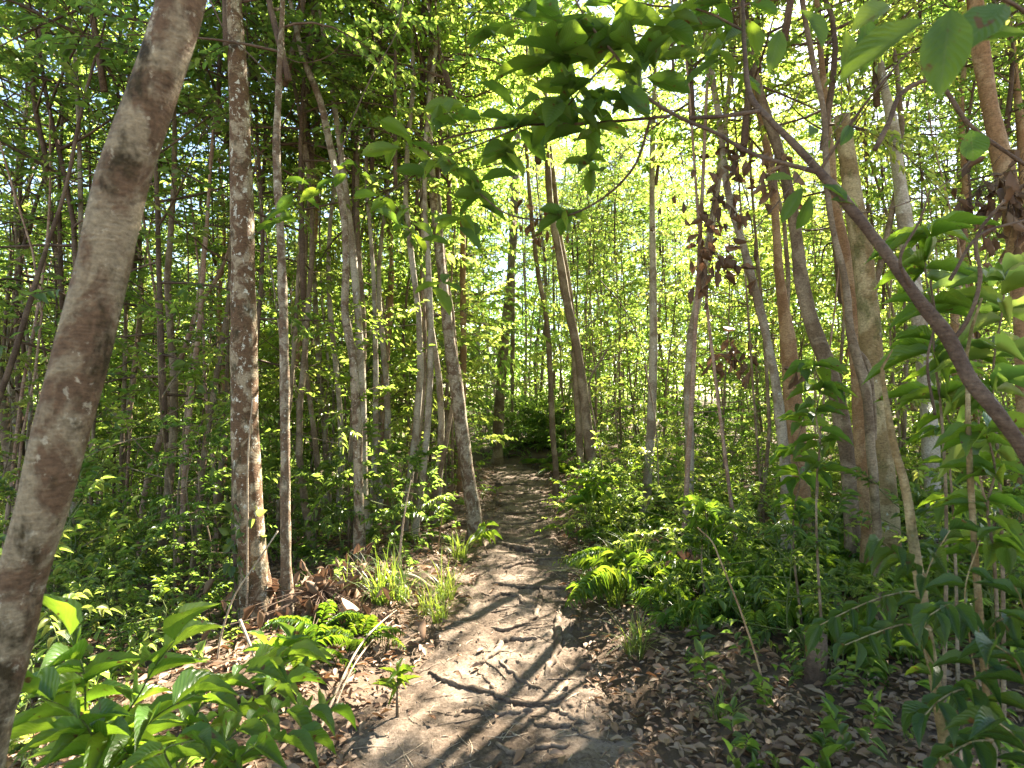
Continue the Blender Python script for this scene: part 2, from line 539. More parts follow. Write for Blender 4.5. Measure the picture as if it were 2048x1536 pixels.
T_NARROW = leaf_template([0, 0.1, 0.3, 0.55, 0.8, 1], [0.1, 0.6, 1, 0.9, 0.5, 0.02], 2, 0.3, 0.35)
T_CURL = leaf_template([0, 0.15, 0.4, 0.65, 0.85, 1], [0.06, 0.6, 1, 0.85, 0.45, 0.02], 2, 0.35, -0.22, 0.10)
T_FLAT = leaf_template([0, 0.15, 0.4, 0.65, 0.85, 1], [0.06, 0.6, 1, 0.85, 0.45, 0.02], 2, 0.16, 0.10, 0.05)


class LC:
    """Collects leaves, then writes them all at once."""

    def __init__(self):
        self.b, self.d, self.n, self.l, self.w = [], [], [], [], []

    def add(self, b, d, n, l, w):
        b = np.atleast_2d(b)
        k = len(b)
        self.b.append(b)
        self.d.append(np.broadcast_to(np.atleast_2d(d), (k, 3)))
        self.n.append(np.broadcast_to(np.atleast_2d(n), (k, 3)))
        self.l.append(np.broadcast_to(np.atleast_1d(l), (k,)))
        self.w.append(np.broadcast_to(np.atleast_1d(w), (k,)))

    def write(self, mb, tmpl, mat=0):
        if not self.b:
            return
        T, polys, uv = tmpl
        b, d, n = np.concatenate(self.b), unit(np.concatenate(self.d)), np.concatenate(self.n)
        l, w = np.concatenate(self.l), np.concatenate(self.w)
        s = unit(np.cross(n, d))
        n = np.cross(d, s)
        V = b[:, None] + l[:, None, None] * (T[None, :, 0:1] * d[:, None] + T[None, :, 2:3] * n[:, None]) + (l * w)[:, None, None] * T[None, :, 1:2] * s[:, None]
        k, tn = len(b), len(T)
        off = (np.arange(k) * tn)[:, None, None]
        P = [(off + p[None]).reshape(-1, p.shape[1]) for p in polys]
        mb.add(V.reshape(-1, 3), P, mat, np.tile(uv, (k, 1)))


def spray(lc, rng, p, length, n, L, Wr, jit=0.35, ang=(0.6, 1.0), t0=0.2, droop=0.15, nup=(0, 0, 1), whorl=False):
    """Leaves set alternately along the twig polyline p."""
    k = n + 1
    t = np.linspace(t0, 1, k) ** (0.5 if whorl else 1.0)
    idx = t * (len(p) - 1)
    i = np.minimum(idx.astype(int), len(p) - 2)
    u = (idx - i)[:, None]
    pos = p[i] * (1 - u) + p[i + 1] * u
    tan = unit(p[i + 1] - p[i])
    side = unit(np.cross(tan, np.asarray(nup, float) + rng.normal(0, 0.15, 3)) + 1e-6)
    sg = np.where(np.arange(k) % 2 == 0, 1.0, -1.0)
    a = rng.uniform(ang[0], ang[1], k)
    a[-1] = 0.1
    d = tan * np.cos(a)[:, None] + side * (sg * np.sin(a))[:, None]
    d = d + rng.normal(0, jit * 0.45, (k, 3)) + np.array([0, 0, -droop])
    nn = np.asarray(nup, float) + rng.normal(0, jit, (k, 3))
    ll = L * rng.uniform(0.65, 1.15, k)
    lc.add(pos, d, nn, ll, Wr * rng.uniform(0.85, 1.15, k))


def crown_mesh(name, seed, R, H, nl, nt, nleaf, L, Wr, tmpl, mleaf, mbark=None, elev=(0.1, 0.9), twig=(0.25, 0.6), jit=0.45, axis_r=0.03, t_lo=0.06, droop=0.15, inner=0.25, prof=None):
    rng = np.random.default_rng(seed)
    mb, lc = MB(), LC()
    ax = spline(np.column_stack([np.concatenate([[0], rng.normal(0, R * 0.08, 3)]), np.concatenate([[0], rng.normal(0, R * 0.08, 3)]), np.linspace(0, H, 4)]), 12)
    tube(mb, ax, np.linspace(axis_r, 0.004, 12), 5, 1)
    for i in range(nl):
        t = (i + rng.uniform(0.1, 0.9)) / nl
        tt = t_lo + (1 - t_lo) * t
        f = tt * 11
        k = min(int(f), 10)
        o = ax[k] * (1 - f + k) + ax[k + 1] * (f - k)
        az = i * 2.399 + rng.uniform(-0.5, 0.5)
        shp = math.sin(math.pi * (0.18 + 0.72 * t)) if prof is None else prof(t)
        ln = R * (0.3 + 0.75 * shp) * rng.uniform(0.6, 1.15)
        el = elev[0] + (elev[1] - elev[0]) * t + rng.normal(0, 0.18)
        d0 = np.array([math.cos(az) * math.cos(el), math.sin(az) * math.cos(el), math.sin(el)])
        bend = rng.normal(0, 0.22, 3) + np.array([0, 0, rng.uniform(-0.25, 0.25)])
        s = np.linspace(0, 1, 6)[:, None]
        lp = o + ln * (d0 * s + bend * s * s)
        tube(mb, lp, np.linspace(max(0.006, axis_r * 0.45), 0.003, 6), 4, 1, cap=False)
        for j in range(nt):
            sj = rng.uniform(inner, 1.0) if j else 1.0
            f = sj * 5
            k = min(int(f), 4)
            q = lp[k] * (1 - f + k) + lp[k + 1] * (f - k)
            tn = unit(lp[k + 1] - lp[k])
            sd = np.array([-tn[1], tn[0], 0])
            a = rng.uniform(0.3, 1.2) * (1 if j % 2 else -1) if j else rng.normal(0, 0.3)
            td = unit(tn * math.cos(a) + sd * math.sin(a) + np.array([0, 0, rng.normal(0.05, 0.25)]))
            tl = rng.uniform(*twig) * min(1.0, 0.4 + ln)
            s4 = np.linspace(0, 1, 4)[:, None]
            tp = q + tl * (td * s4 + np.array([0, 0, -0.15]) * s4 ** 2)
            tube(mb, tp, np.linspace(0.0035, 0.0015, 4), 3, 1, cap=False)
            spray(lc, rng, tp, tl, nleaf, L, Wr, jit, droop=droop)
    lc.write(mb, tmpl, 0)
    return mb.mesh(name, [mleaf, mbark or B_TWIG])


def fern_mesh(seed, nf=8, L=0.6):
    rng = np.random.default_rng(seed)
    mb, lc = MB(), LC()
    for i in range(nf):
        az = i * 2 * math.pi / nf + rng.uniform(-0.35, 0.35)
        ln = L * rng.uniform(0.7, 1.1)
        el = rng.uniform(0.45, 1.0)
        h = np.array([math.cos(az), math.sin(az), 0])
        s = np.linspace(0, 1, 12)[:, None]
        p = h * s * ln * math.cos(el * 0.6) + np.array([0, 0, 1]) * (s * ln * math.sin(el) - s ** 2.2 * ln * 0.62)
        tube(mb, p, np.linspace(0.004, 0.001, 12), 3, 1, cap=False)
        n = 22
        t = np.linspace(0.15, 0.98, n)
        idx = t * 11
        k = np.minimum(idx.astype(int), 10)
        u = (idx - k)[:, None]
        pos = p[k] * (1 - u) + p[k + 1] * u
        tan = unit(p[k + 1] - p[k])
        side = unit(np.cross(tan, [0, 0, 1.0]))
        nm = np.cross(side, tan)
        wl = ln * 0.22 * np.sin(math.pi * (0.12 + 0.86 * t)) ** 0.7
        for sg in (1, -1):
            d = side * sg * 0.93 + tan * 0.45 + rng.normal(0, 0.12, (n, 3)) - np.array([0, 0, 0.1])
            lc.add(pos, d, nm + rng.normal(0, 0.12, (n, 3)), wl, 0.0105 * ln / 0.55 / np.maximum(wl, 0.02) + 0.02)
    lc.write(mb, T_NARROW, 0)
    return mb.mesh('fern', [M_FERN, B_GREEN])


def grass_mesh(seed, n=70, L=0.4, spread=0.07, width=0.007):
    rng = np.random.default_rng(seed)
    mb = MB()
    for i in range(n):
        az = rng.uniform(0, 6.28)
        r = spread * math.sqrt(rng.uniform())
        a2 = rng.uniform(0, 6.28)
        o = np.array([r * math.cos(a2), r * math.sin(a2), -0.01])
        ln = L * rng.uniform(0.35, 1.2)
        lean = rng.uniform(0.15, 1.15)
        h = np.array([math.cos(az), math.sin(az), 0])
        s = np.linspace(0, 1, 7)[:, None]
        p = o + h * ln * (lean * s * 0.5 + 0.55 * lean * s ** 2.5) + np.array([0, 0, 1]) * ln * (s - 0.55 * lean * s ** 2.6)
        sd = np.cross(h, [0, 0, 1.0])
        w = width * np.array([0.7, 1, 1, 0.9, 0.7, 0.4, 0.05])[:, None]
        V = np.stack([p - sd * w / 2, p + sd * w / 2], 1).reshape(-1, 3)
        k = np.arange(6) * 2
        mb.add(V, [np.stack([k, k + 1, k + 3, k + 2], -1)], 0)
    return mb.mesh('grass_tuft', [M_GRASS])


def dead_cluster_mesh(seed, n, L, size, mat, hang=True):
    rng = np.random.default_rng(seed)
    mb, lc = MB(), LC()
    p = rng.normal(0, 1, (n, 3)) * np.asarray(size) * 0.5
    d = rng.normal(0, 0.6, (n, 3)) + np.array([0, 0, -1.0 if hang else 0.1])
    lc.add(p, d, rng.normal(0, 1, (n, 3)), L * rng.uniform(0.6, 1.2, n), rng.uniform(0.32, 0.5, n))
    lc.write(mb, T_CURL, 0)
    top = np.array([0, 0, size[2] * 0.3])
    for a in p:
        tube(mb, spline([a, a * 0.5 + top * 0.4 + rng.normal(0, 0.015, 3), top], 5), 0.002, 3, 1, cap=False)
    return mb.mesh('dead_leaves', [mat, B_TWIG])


# ------------------------------------------------------------------ ground and path
def build_ground():
    xs = np.concatenate([[-400, -200, -100, -60, -40, -30, -22, -16], np.arange(-12, -4, 0.4), np.arange(-4, 5, 0.11), np.arange(5, 13, 0.4), [16, 22, 30, 40, 60, 100, 200, 400]])
    ys = np.concatenate([[-30, -15, -6, -3, -1], np.arange(0, 9, 0.11), np.arange(9, 22, 0.35), [24, 28, 34, 42, 55, 80, 120, 200, 400, 700]])
    X, Y = np.meshgrid(xs, ys, indexing='ij')
    Z = ground_z(X, Y)
    near = (np.abs(X) < 5) & (Y < 9) & (Y > -1)
    Z = Z + near * RNG.normal(0, 0.008, X.shape)
    onp = np.abs(X - path_x(Y)) < path_hw(Y) + 0.2
    Z = Z - 0.03 * (onp & (Y < 13.2))
    n, m = X.shape
    mb = MB()
    i, j = np.meshgrid(np.arange(n - 1), np.arange(m - 1), indexing='ij')
    mb.add(np.stack([X, Y, Z], -1), [np.stack([i * m + j, (i + 1) * m + j, (i + 1) * m + j + 1, i * m + j + 1], -1).reshape(-1, 4)])
    structure('ground', mb.mesh('ground', [S_GROUND]))


NG = np.random.default_rng(3).uniform(-1, 1, (64, 64))


def vnoise(x, y, f):
    """Smooth value noise."""
    x, y = np.asarray(x, float) * f, np.asarray(y, float) * f
    i, j = np.floor(x).astype(int), np.floor(y).astype(int)
    u, v = x - i, y - j
    u, v = u * u * (3 - 2 * u), v * v * (3 - 2 * v)
    a, b, c, d = NG[i % 64, j % 64], NG[(i + 1) % 64, j % 64], NG[i % 64, (j + 1) % 64], NG[(i + 1) % 64, (j + 1) % 64]
    return (a * (1 - u) + b * u) * (1 - v) + (c * (1 - u) + d * u) * v


def lump(x, y):
    a = 0.004 * np.sin(7.3 * x + 3 * np.sin(2.1 * y)) * np.sin(6.1 * y + 2 * np.sin(3.3 * x))
    b = 0.0012 * np.sin(17 * x + 5 * np.sin(5 * y)) * np.sin(15 * y + 4 * np.sin(6 * x))
    ph = y * 1.7 + 0.35 * np.sin(2.3 * x + y) + 0.4 * np.sin(1.1 * y)
    c = 0.034 * ((ph % 1.0) ** 3) * sstep(3.6, 5.0, y) * (0.6 + 0.4 * np.sin(3.1 * x + 1.3 * y))          # worn treads held by roots
    return a + b - c + 0.007 * vnoise(x, y, 3.1) + 0.0035 * vnoise(x, y, 13.3)


def path_z(x, y):
    return ground_z(x, y) + 0.006 + lump(x, y)


def build_path():
    ys = np.concatenate([[-1.5, -1, -0.5, 0, 0.5, 1.0], np.arange(1.3, 4.5, 0.014), np.arange(4.5, 8, 0.03), np.arange(8, 13.2, 0.08)])
    us = np.linspace(-1, 1, 93)
    Yq, U = np.meshgrid(ys, us, indexing='ij')
    el = 0.10 * np.sin(2.9 * ys) + 0.07 * np.sin(6.7 * ys + 1) + 0.03 * np.sin(17 * ys)
    er = 0.10 * np.sin(2.3 * ys + 2) + 0.07 * np.sin(7.9 * ys) + 0.03 * np.sin(19 * ys + 1)
    hw = path_hw(Yq) + np.where(U < 0, el[:, None], er[:, None]) * 0.7
    Xq = path_x(Yq) + U * hw
    edge = sstep(0.86, 1.0, np.abs(U))
    Z = path_z(Xq, Yq) + RNG.normal(0, 0.0024, Xq.shape) + 0.003 * vnoise(Xq, Yq, 31) + 0.004 * np.abs(vnoise(Xq, Yq, 57.0)) - edge * 0.05
    n, m = Xq.shape
    mb = MB()
    i, j = np.meshgrid(np.arange(n - 1), np.arange(m - 1), indexing='ij')
    mb.add(np.stack([Xq, Yq, Z], -1), [np.stack([i * m + j, i * m + j + 1, (i + 1) * m + j + 1, (i + 1) * m + j], -1).reshape(-1, 4)])
    structure('path', mb.mesh('path', [S_PATH]))


build_ground()
build_path()


def surf_z(x, y):
    return path_z(x, y) if abs(x - path_x(y)) < path_hw(y) else float(ground_z(x, y))


# ------------------------------------------------------------------ crown and sapling kinds (shared by copies)
C_DARK = [crown_mesh('crown', 100 + i, 1.7, 3.0, 18, 8, 9, 0.10, 0.46, T_SM, M_DARK, elev=(-0.1, 0.9)) for i in range(3)]
C_MID = [crown_mesh('crown', 200 + i, 1.5, 3.2, 19, 8, 9, 0.085, 0.45, T_SM, M_MID, elev=(0.0, 0.9)) for i in range(4)]
C_LIME = [crown_mesh('crown', 300 + i, 1.5, 2.8, 19, 8, 10, 0.08, 0.40, T_SM, M_LIME, elev=(0.0, 0.9)) for i in range(3)]
C_TALL = [crown_mesh('crown', 400 + i, 0.95, 4.2, 26, 5, 9, 0.085, 0.45, T_LO, [M_MID, M_LIME, M_MID][i], elev=(-0.1, 0.8), axis_r=0.022) for i in range(3)]
S_PROTO = []
for i in range(8):
    S_PROTO.append(crown_mesh('foliage', 500 + i, [0.55, 0.7, 0.8, 0.6][i % 4], [1.6, 2.2, 2.9, 3.4][i % 4], [10, 13, 16, 19][i % 4], 5, 8, 0.068, 0.42, T_SM, [M_MID, M_LIME, M_LIME, M_MID, M_LIME][i % 5], B_BROWN,
                              elev=(0.0, 0.5), twig=(0.2, 0.42), jit=0.3, axis_r=0.014, t_lo=0.3, prof=lambda t: 0.9 - 0.45 * t))
SH_PROTO = []
for i in range(6):
    SH_PROTO.append(crown_mesh('foliage', 600 + i, [0.5, 0.42, 0.6][i % 3], [0.6, 0.9, 0.75][i % 3], 12, 4, 7, [0.07, 0.085, 0.06][i % 3], [0.4, 0.36, 0.44][i % 3], T_MD, [M_MID, M_DARK, M_MID, M_FRESH, M_MID, M_LIME][i], B_GREEN,
                               elev=(-0.1, 0.8), twig=(0.15, 0.38), jit=0.3, axis_r=0.008, t_lo=0.15))
FERN = [fern_mesh(700 + i, 7 + i % 3, 0.55) for i in range(4)]
GRASS = [grass_mesh(720 + i, [70, 45, 90][i % 3], [0.42, 0.30, 0.5][i % 3]) for i in range(4)]


def tree(name, label, cat, trace, depth, bark, crown=None, crown_sc=1.0, top=1.6, group=None, sides=14, rough=0.10, flare=1.25, crown_dz=-0.6, to_ground=True, d_top=None, wscale=1.0):
    """Trunk through pixel rows (px, py, width) listed top to bottom at a depth; base on the ground."""
    n = len(trace)
    dt = depth if d_top is None else d_top
    P = []
    for k, (px, py, w) in enumerate(trace):
        d = dt + (depth - dt) * k / (n - 1)
        P.append([*W(px, py, d), w * wscale / 2 / F * d * F / math.hypot(F, px - 1024)])
    P = np.array(P)[::-1]                       # base first
    if to_ground:
        b = P[0].copy()
        b[2] = ground_z(b[0], b[1]) - 0.04
        if P[0][2] - b[2] > 0.12:
            b[3] = P[0][3] * flare
            P = np.vstack([b, P])
        else:
            P[0][2] = b[2]
            P[0][3] *= flare
    if top > 0:
        u = unit(P[-1][:3] - P[-2][:3])
        u = unit(u + np.array([0, 0, 0.6]))
        P = np.vstack([P, [*(P[-1][:3] + u * top * 0.5), P[-1][3] * 0.85], [*(P[-1][:3] + u * top + RNG.normal(0, 0.05, 3)), P[-1][3] * 0.5]])
    ns = max(14, int((P[-1][2] - P[0][2]) / 0.09))
    S = spline(P, ns)
    loc = S[0, :3].copy()
    root = thing(name, label, cat, loc, group)
    mb = MB()
    tube(mb, S[:, :3] - loc, S[:, 3], sides, 0, True, rough)
    part('trunk', mb.mesh('trunk', [bark]), root)
    if crown is not None:
        part('crown', crown, root, S[-1, :3] - loc + np.array([0, 0, crown_dz]), RNG.uniform(0, 6.28), crown_sc)
    return root, S


# ------------------------------------------------------------------ the trees one can tell apart
tree('leaning_tree', 'blurred thick trunk with brown and cream patches leaning across the near left corner', 'tree',
     [(372, -40, 98), (354, 40, 98), (316, 160, 101), (274, 273, 105), (236, 393, 108), (208, 525, 110), (172, 680, 118), (127, 850, 118), (86, 1011, 115), (37, 1182, 113), (13, 1300, 111), (-19, 1421, 109), (-43, 1560, 107)],
     1.25, B_FORE, C_MID[0], 1.0, 3.5, sides=40, rough=0.035)
T2, T2S = tree('mottled_tree', 'tall straight tree with white lichen and brown mottled bark beside the big fern hollow', 'tree',
     [(468, -10, 32), (478, 200, 40), (484, 400, 47), (486, 560, 52), (489, 720, 55), (490, 880, 57), (496, 1000, 60), (506, 1120, 64), (516, 1260, 70)],
     4.0, B_MOTTLE, C_DARK[0], 1.1, 1.6, crown_dz=-2.0, sides=28, rough=0.05)
tree('slender_tree', 'slender pale pole of a tree standing close beside the thicker mottled trunk', 'tree',
     [(566, -10, 10), (560, 130, 13), (553, 300, 16), (561, 470, 17), (567, 640, 19), (570, 830, 20), (571, 1050, 21), (575, 1255, 22)], 3.95, B_BAND, C_MID[1], 0.9, 1.2, crown_dz=-1.8, sides=16)
tree('crooked_tree', 'pale thin tree with a bend in its trunk above a heap of dead leaves', 'tree',
     [(608, 120, 12), (640, 200, 14), (660, 290, 15), (680, 380, 15), (690, 450, 15), (692, 540, 15), (690, 620, 16), (706, 720, 18), (713, 830, 19), (717, 970, 20), (720, 1100, 21)], 5.2, B_BAND, C_MID[2], 1.0, 0.8, crown_dz=-1.0, sides=16, rough=0.07)
tree('leaning_pale_tree', 'lichen spotted pale tree leaning to the left edge of the far path', 'tree',
     [(862, 120, 14), (858, 260, 16), (864, 370, 17), (876, 470, 18), (886, 570, 20), (899, 680, 23), (912, 770, 26), (925, 870, 28), (938, 970, 29), (950, 1055, 30)], 6.1, B_BAND, C_LIME[0], 1.25, 0.8, sides=18, crown_dz=-1.2)
tree('dark_tree', 'stout dark brown tree standing at the far end of the path', 'tree',
     [(1028, 440, 16), (1022, 540, 17), (1013, 640, 19), (1004, 740, 20), (998, 830, 22), (995, 920, 26)], 13.2, B_BROWN, C_TALL[0], 1.2, 3.0)
tree('thin_dark_tree', 'straight thin trunk just behind the stout dark tree at the path end', 'tree',
     [(1024, 420, 7), (1026, 560, 8), (1025, 720, 9), (1024, 890, 10)], 14.5, B_BROWN, C_TALL[1], 1.1, 3.0)
tree('twin_tree', 'thicker mottled trunk of the close pair beside the path on its far bend', 'tree',
     [(1093, 270, 13), (1100, 400, 16), (1120, 520, 20), (1135, 610, 21), (1155, 700, 22), (1167, 790, 24), (1178, 880, 26), (1186, 975, 30)], 7.6, B_BROWN, C_MID[3], 1.5, 1.2, crown_dz=-1.6, wscale=0.8)
tree('twin_tree', 'thinner trunk of the close pair beside the path on its far bend', 'tree',
     [(1120, 470, 10), (1136, 560, 11), (1147, 660, 12), (1152, 760, 13), (1158, 870, 14), (1163, 970, 16)], 8.2, B_BROWN, C_TALL[2], 1.0, 2.0)
tree('dark_sapling_tree', 'thin dark pole at the right edge of the path where it narrows', 'tree',
     [(1062, 420, 8), (1075, 540, 9), (1093, 640, 10), (1100, 740, 11), (1105, 860, 12), (1113, 970, 14)], 9.2, B_BROWN, C_TALL[0], 1.0, 2.5)
tree('arching_pole', 'slim pole curving up from the stumpy trunk in the right thicket', 'tree',
     [(1405, 30, 10), (1425, 160, 12), (1440, 250, 13), (1457, 390, 15), (1480, 470, 16), (1502, 550, 17), (1525, 640, 18), (1545, 730, 18), (1562, 850, 22), (1572, 960, 24)], 4.9, B_GREY, C_MID[1], 1.0, 1.0, crown_dz=-1.9, sides=16)
tree('stumpy_tree', 'thick brown trunk hidden by leaves behind the slim arching pole', 'tree',
     [(1560, 560, 20), (1575, 680, 30), (1586, 800, 40), (1596, 940, 46), (1604, 1060, 40), (1607, 1140, 36)], 5.3, B_RED, None, top=2.0)
tree('curved_tree', 'mossy brown trunk curving over behind the broken stub', 'tree',
     [(1490, 60, 14), (1510, 150, 17), (1530, 220, 19), (1565, 330, 23), (1588, 440, 25), (1603, 560, 28), (1628, 660, 34), (1662, 750, 34), (1685, 850, 33), (1700, 980, 32), (1708, 1120, 34)], 4.7, B_BROWN, C_DARK[2], 1.0, 0.8, crown_dz=-1.7, sides=18)
tree('orange_stem', 'sunlit orange brown stem rising close in front of the broken stub', 'tree',
     [(1640, 90, 12), (1655, 250, 18), (1668, 400, 22), (1690, 520, 30), (1704, 640, 30), (1716, 760, 30), (1722, 880, 30), (1735, 1050, 30)], 4.5, B_RED, C_LIME[1], 0.95, 0.9, crown_dz=-1.8, sides=16)
tree('broken_trunk', 'grey broken off trunk with a flat snapped top in the right thicket', 'dead trunk',
     [(1683, 232, 33), (1693, 300, 37), (1706, 390, 40), (1722, 490, 43), (1734, 600, 44), (1744, 720, 47), (1752, 840, 50), (1764, 960, 56), (1774, 1080, 58), (1778, 1200, 60)], 4.2, B_OLIVE, None, top=0, sides=24, rough=0.07)
tree('white_tree', 'whitish forked tree against the glaring patch of sky', 'tree',
     [(1768, 175, 18), (1785, 250, 24), (1795, 330, 28), (1806, 420, 32), (1820, 530, 32), (1838, 640, 34), (1852, 760, 36), (1860, 880, 36), (1868, 1010, 38), (1872, 1130, 42)], 5.4, B_PALE, C_LIME[2], 1.1, 1.0, crown_dz=-1.2, sides=20)
tree('edge_tree', 'brown trunk with clumps of dead leaves cut off by the picture edge', 'tree',
     [(1985, 240, 40), (2010, 350, 44), (2030, 450, 46), (2042, 560, 48), (2052, 700, 50), (2060, 900, 54)], 3.8, B_RED, C_LIME[1], 0.8, 1.6, crown_dz=-0.8, sides=20)
tree('upright_pole', 'thin upright stem crossing behind the diagonal branch', 'tree',
     [(1603, -10, 11), (1625, 120, 12), (1648, 230, 12), (1652, 330, 13), (1662, 440, 13), (1690, 560, 14), (1706, 690, 20), (1728, 760, 22), (1742, 900, 20), (1755, 1080, 20)], 3.6, B_BROWN, C_MID[3], 0.8, 0.9, crown_dz=-1.3, sides=12)
tree('spotted_sapling', 'narrow tan stem with white lichen blotches in the near right corner', 'sapling',
     [(1762, 720, 6), (1772, 800, 12), (1790, 900, 17), (1812, 980, 20), (1826, 1080, 23), (1842, 1180, 24), (1858, 1290, 24), (1876, 1400, 25), (1894, 1545, 26)], 2.0, B_OLIVE, None, top=0.06, sides=16, rough=0.06)
tree('spotted_sapling', 'mossy thin stem among drooping dark leaves at the near right edge', 'sapling',
     [(1935, 760, 10), (1938, 900, 13), (1945, 1030, 15), (1955, 1180, 16), (1968, 1330, 17), (1985, 1545, 18)], 1.9, B_OLIVE, None, top=0.2, sides=12)
# left thicket
tree('red_pole', 'reddish slim trunk forking behind the tall mottled tree', 'tree',
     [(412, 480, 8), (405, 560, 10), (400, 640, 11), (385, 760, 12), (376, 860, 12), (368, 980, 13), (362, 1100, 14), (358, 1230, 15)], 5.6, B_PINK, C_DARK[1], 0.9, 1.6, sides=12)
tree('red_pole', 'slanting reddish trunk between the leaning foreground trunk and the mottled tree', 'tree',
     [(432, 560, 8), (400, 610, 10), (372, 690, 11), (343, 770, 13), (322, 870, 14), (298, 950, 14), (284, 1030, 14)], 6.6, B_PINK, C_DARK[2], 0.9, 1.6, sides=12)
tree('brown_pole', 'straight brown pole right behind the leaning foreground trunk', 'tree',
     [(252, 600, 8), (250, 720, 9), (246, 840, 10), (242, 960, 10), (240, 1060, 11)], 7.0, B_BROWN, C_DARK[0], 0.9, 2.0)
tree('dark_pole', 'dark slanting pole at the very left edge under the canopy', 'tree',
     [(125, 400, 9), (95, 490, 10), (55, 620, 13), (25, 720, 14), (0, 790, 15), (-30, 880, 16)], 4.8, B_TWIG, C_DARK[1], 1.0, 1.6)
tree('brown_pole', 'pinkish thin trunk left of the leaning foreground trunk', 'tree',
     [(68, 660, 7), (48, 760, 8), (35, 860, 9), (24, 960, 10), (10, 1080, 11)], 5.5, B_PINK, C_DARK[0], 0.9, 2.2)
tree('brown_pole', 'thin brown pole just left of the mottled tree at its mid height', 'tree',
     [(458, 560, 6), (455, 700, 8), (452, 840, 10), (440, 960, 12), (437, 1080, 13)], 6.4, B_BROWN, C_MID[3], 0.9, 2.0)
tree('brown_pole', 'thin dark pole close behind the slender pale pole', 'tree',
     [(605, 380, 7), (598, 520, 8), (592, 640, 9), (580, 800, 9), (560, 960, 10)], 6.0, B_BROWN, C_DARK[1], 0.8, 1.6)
tree('rusty_tree', 'rusty brown trunk in the thicket between the bent and the leaning pale trees', 'tree',
     [(775, 700, 12), (768, 780, 14), (772, 880, 18), (778, 980, 22)], 8.2, B_RED, C_MID[0], 0.9, 2.0)
tree('rusty_tree', 'orange brown trunk right behind the pale tree leaning to the path', 'tree',
     [(926, 600, 12), (927, 700, 13), (925, 800, 13), (922, 930, 13)], 8.8, B_RED, C_LIME[2], 0.9, 2.4)
for px, d, lab in ((968, 19, 'first whitish bare stem in the gap of sky over the path'), (985, 21, 'second whitish bare stem leaning in the gap of sky over the path')):
    tree('pale_tree', lab, 'tree', [(px - 30, 560, 5), (px - 12, 680, 6), (px + 6, 800, 7), (px + 12, 900, 8)], d, B_PALE, C_TALL[1], 1.0, 4.0, sides=8)

# ------------------------------------------------------------------ background trees and saplings
def lands_on_path(c, R):
    g = c - SUND * (c[2] / SUND[2])
    return -1.9 - R < g[0] < 0.8 + R and 1.4 - R < g[1] < 5.4 + R


def lands_left(c):
    g = c - SUND * (c[2] / SUND[2])
    return -6 < g[0] < 1.5 and 2.0 < g[1] < 10.5


def lands_right(c):
    g = c - SUND * (c[2] / SUND[2])
    return 0.5 < g[0] < 7 and 2.0 < g[1] < 10.5


def lands_near_right(c):
    g = c - SUND * ((c[2] - 1.4) / SUND[2])
    return 0.3 < g[0] < 3.0 and 1.2 < g[1] < 3.8


def zone(px, d):
    z = ['beyond the leaning foreground trunk', 'behind the mottled tree', 'behind the bent pale tree', 'beyond the end of the path', 'behind the close pair of trunks', 'behind the broken stub', 'beyond the whitish forked tree']
    k = int(np.searchsorted([380, 640, 900, 1090, 1420, 1740], px))
    return z[k]


def bg_trunk(rng, h, r, lean):
    n = 12
    s = np.linspace(0, 1, n)[:, None]
    wob = spline(np.column_stack([np.concatenate([[0], rng.normal(0, 0.10, 4)]), np.concatenate([[0], rng.normal(0, 0.10, 4)]), np.zeros(5)]), n)
    P = np.concatenate([lean * s * h, s * h], 1) + wob * min(h / 6, 1.2)
    mb = MB()
    q = np.concatenate([[0, 0.012, 0.03], s[1:, 0]])
    P2 = np.column_stack([np.interp(q, s[:, 0], P[:, k]) for k in range(3)])
    tube(mb, P2, r * (1.15 - 0.7 * q + 0.75 * np.exp(-q * h / 0.10)), 9, 0, True, 0.08, rng)
    return mb, P


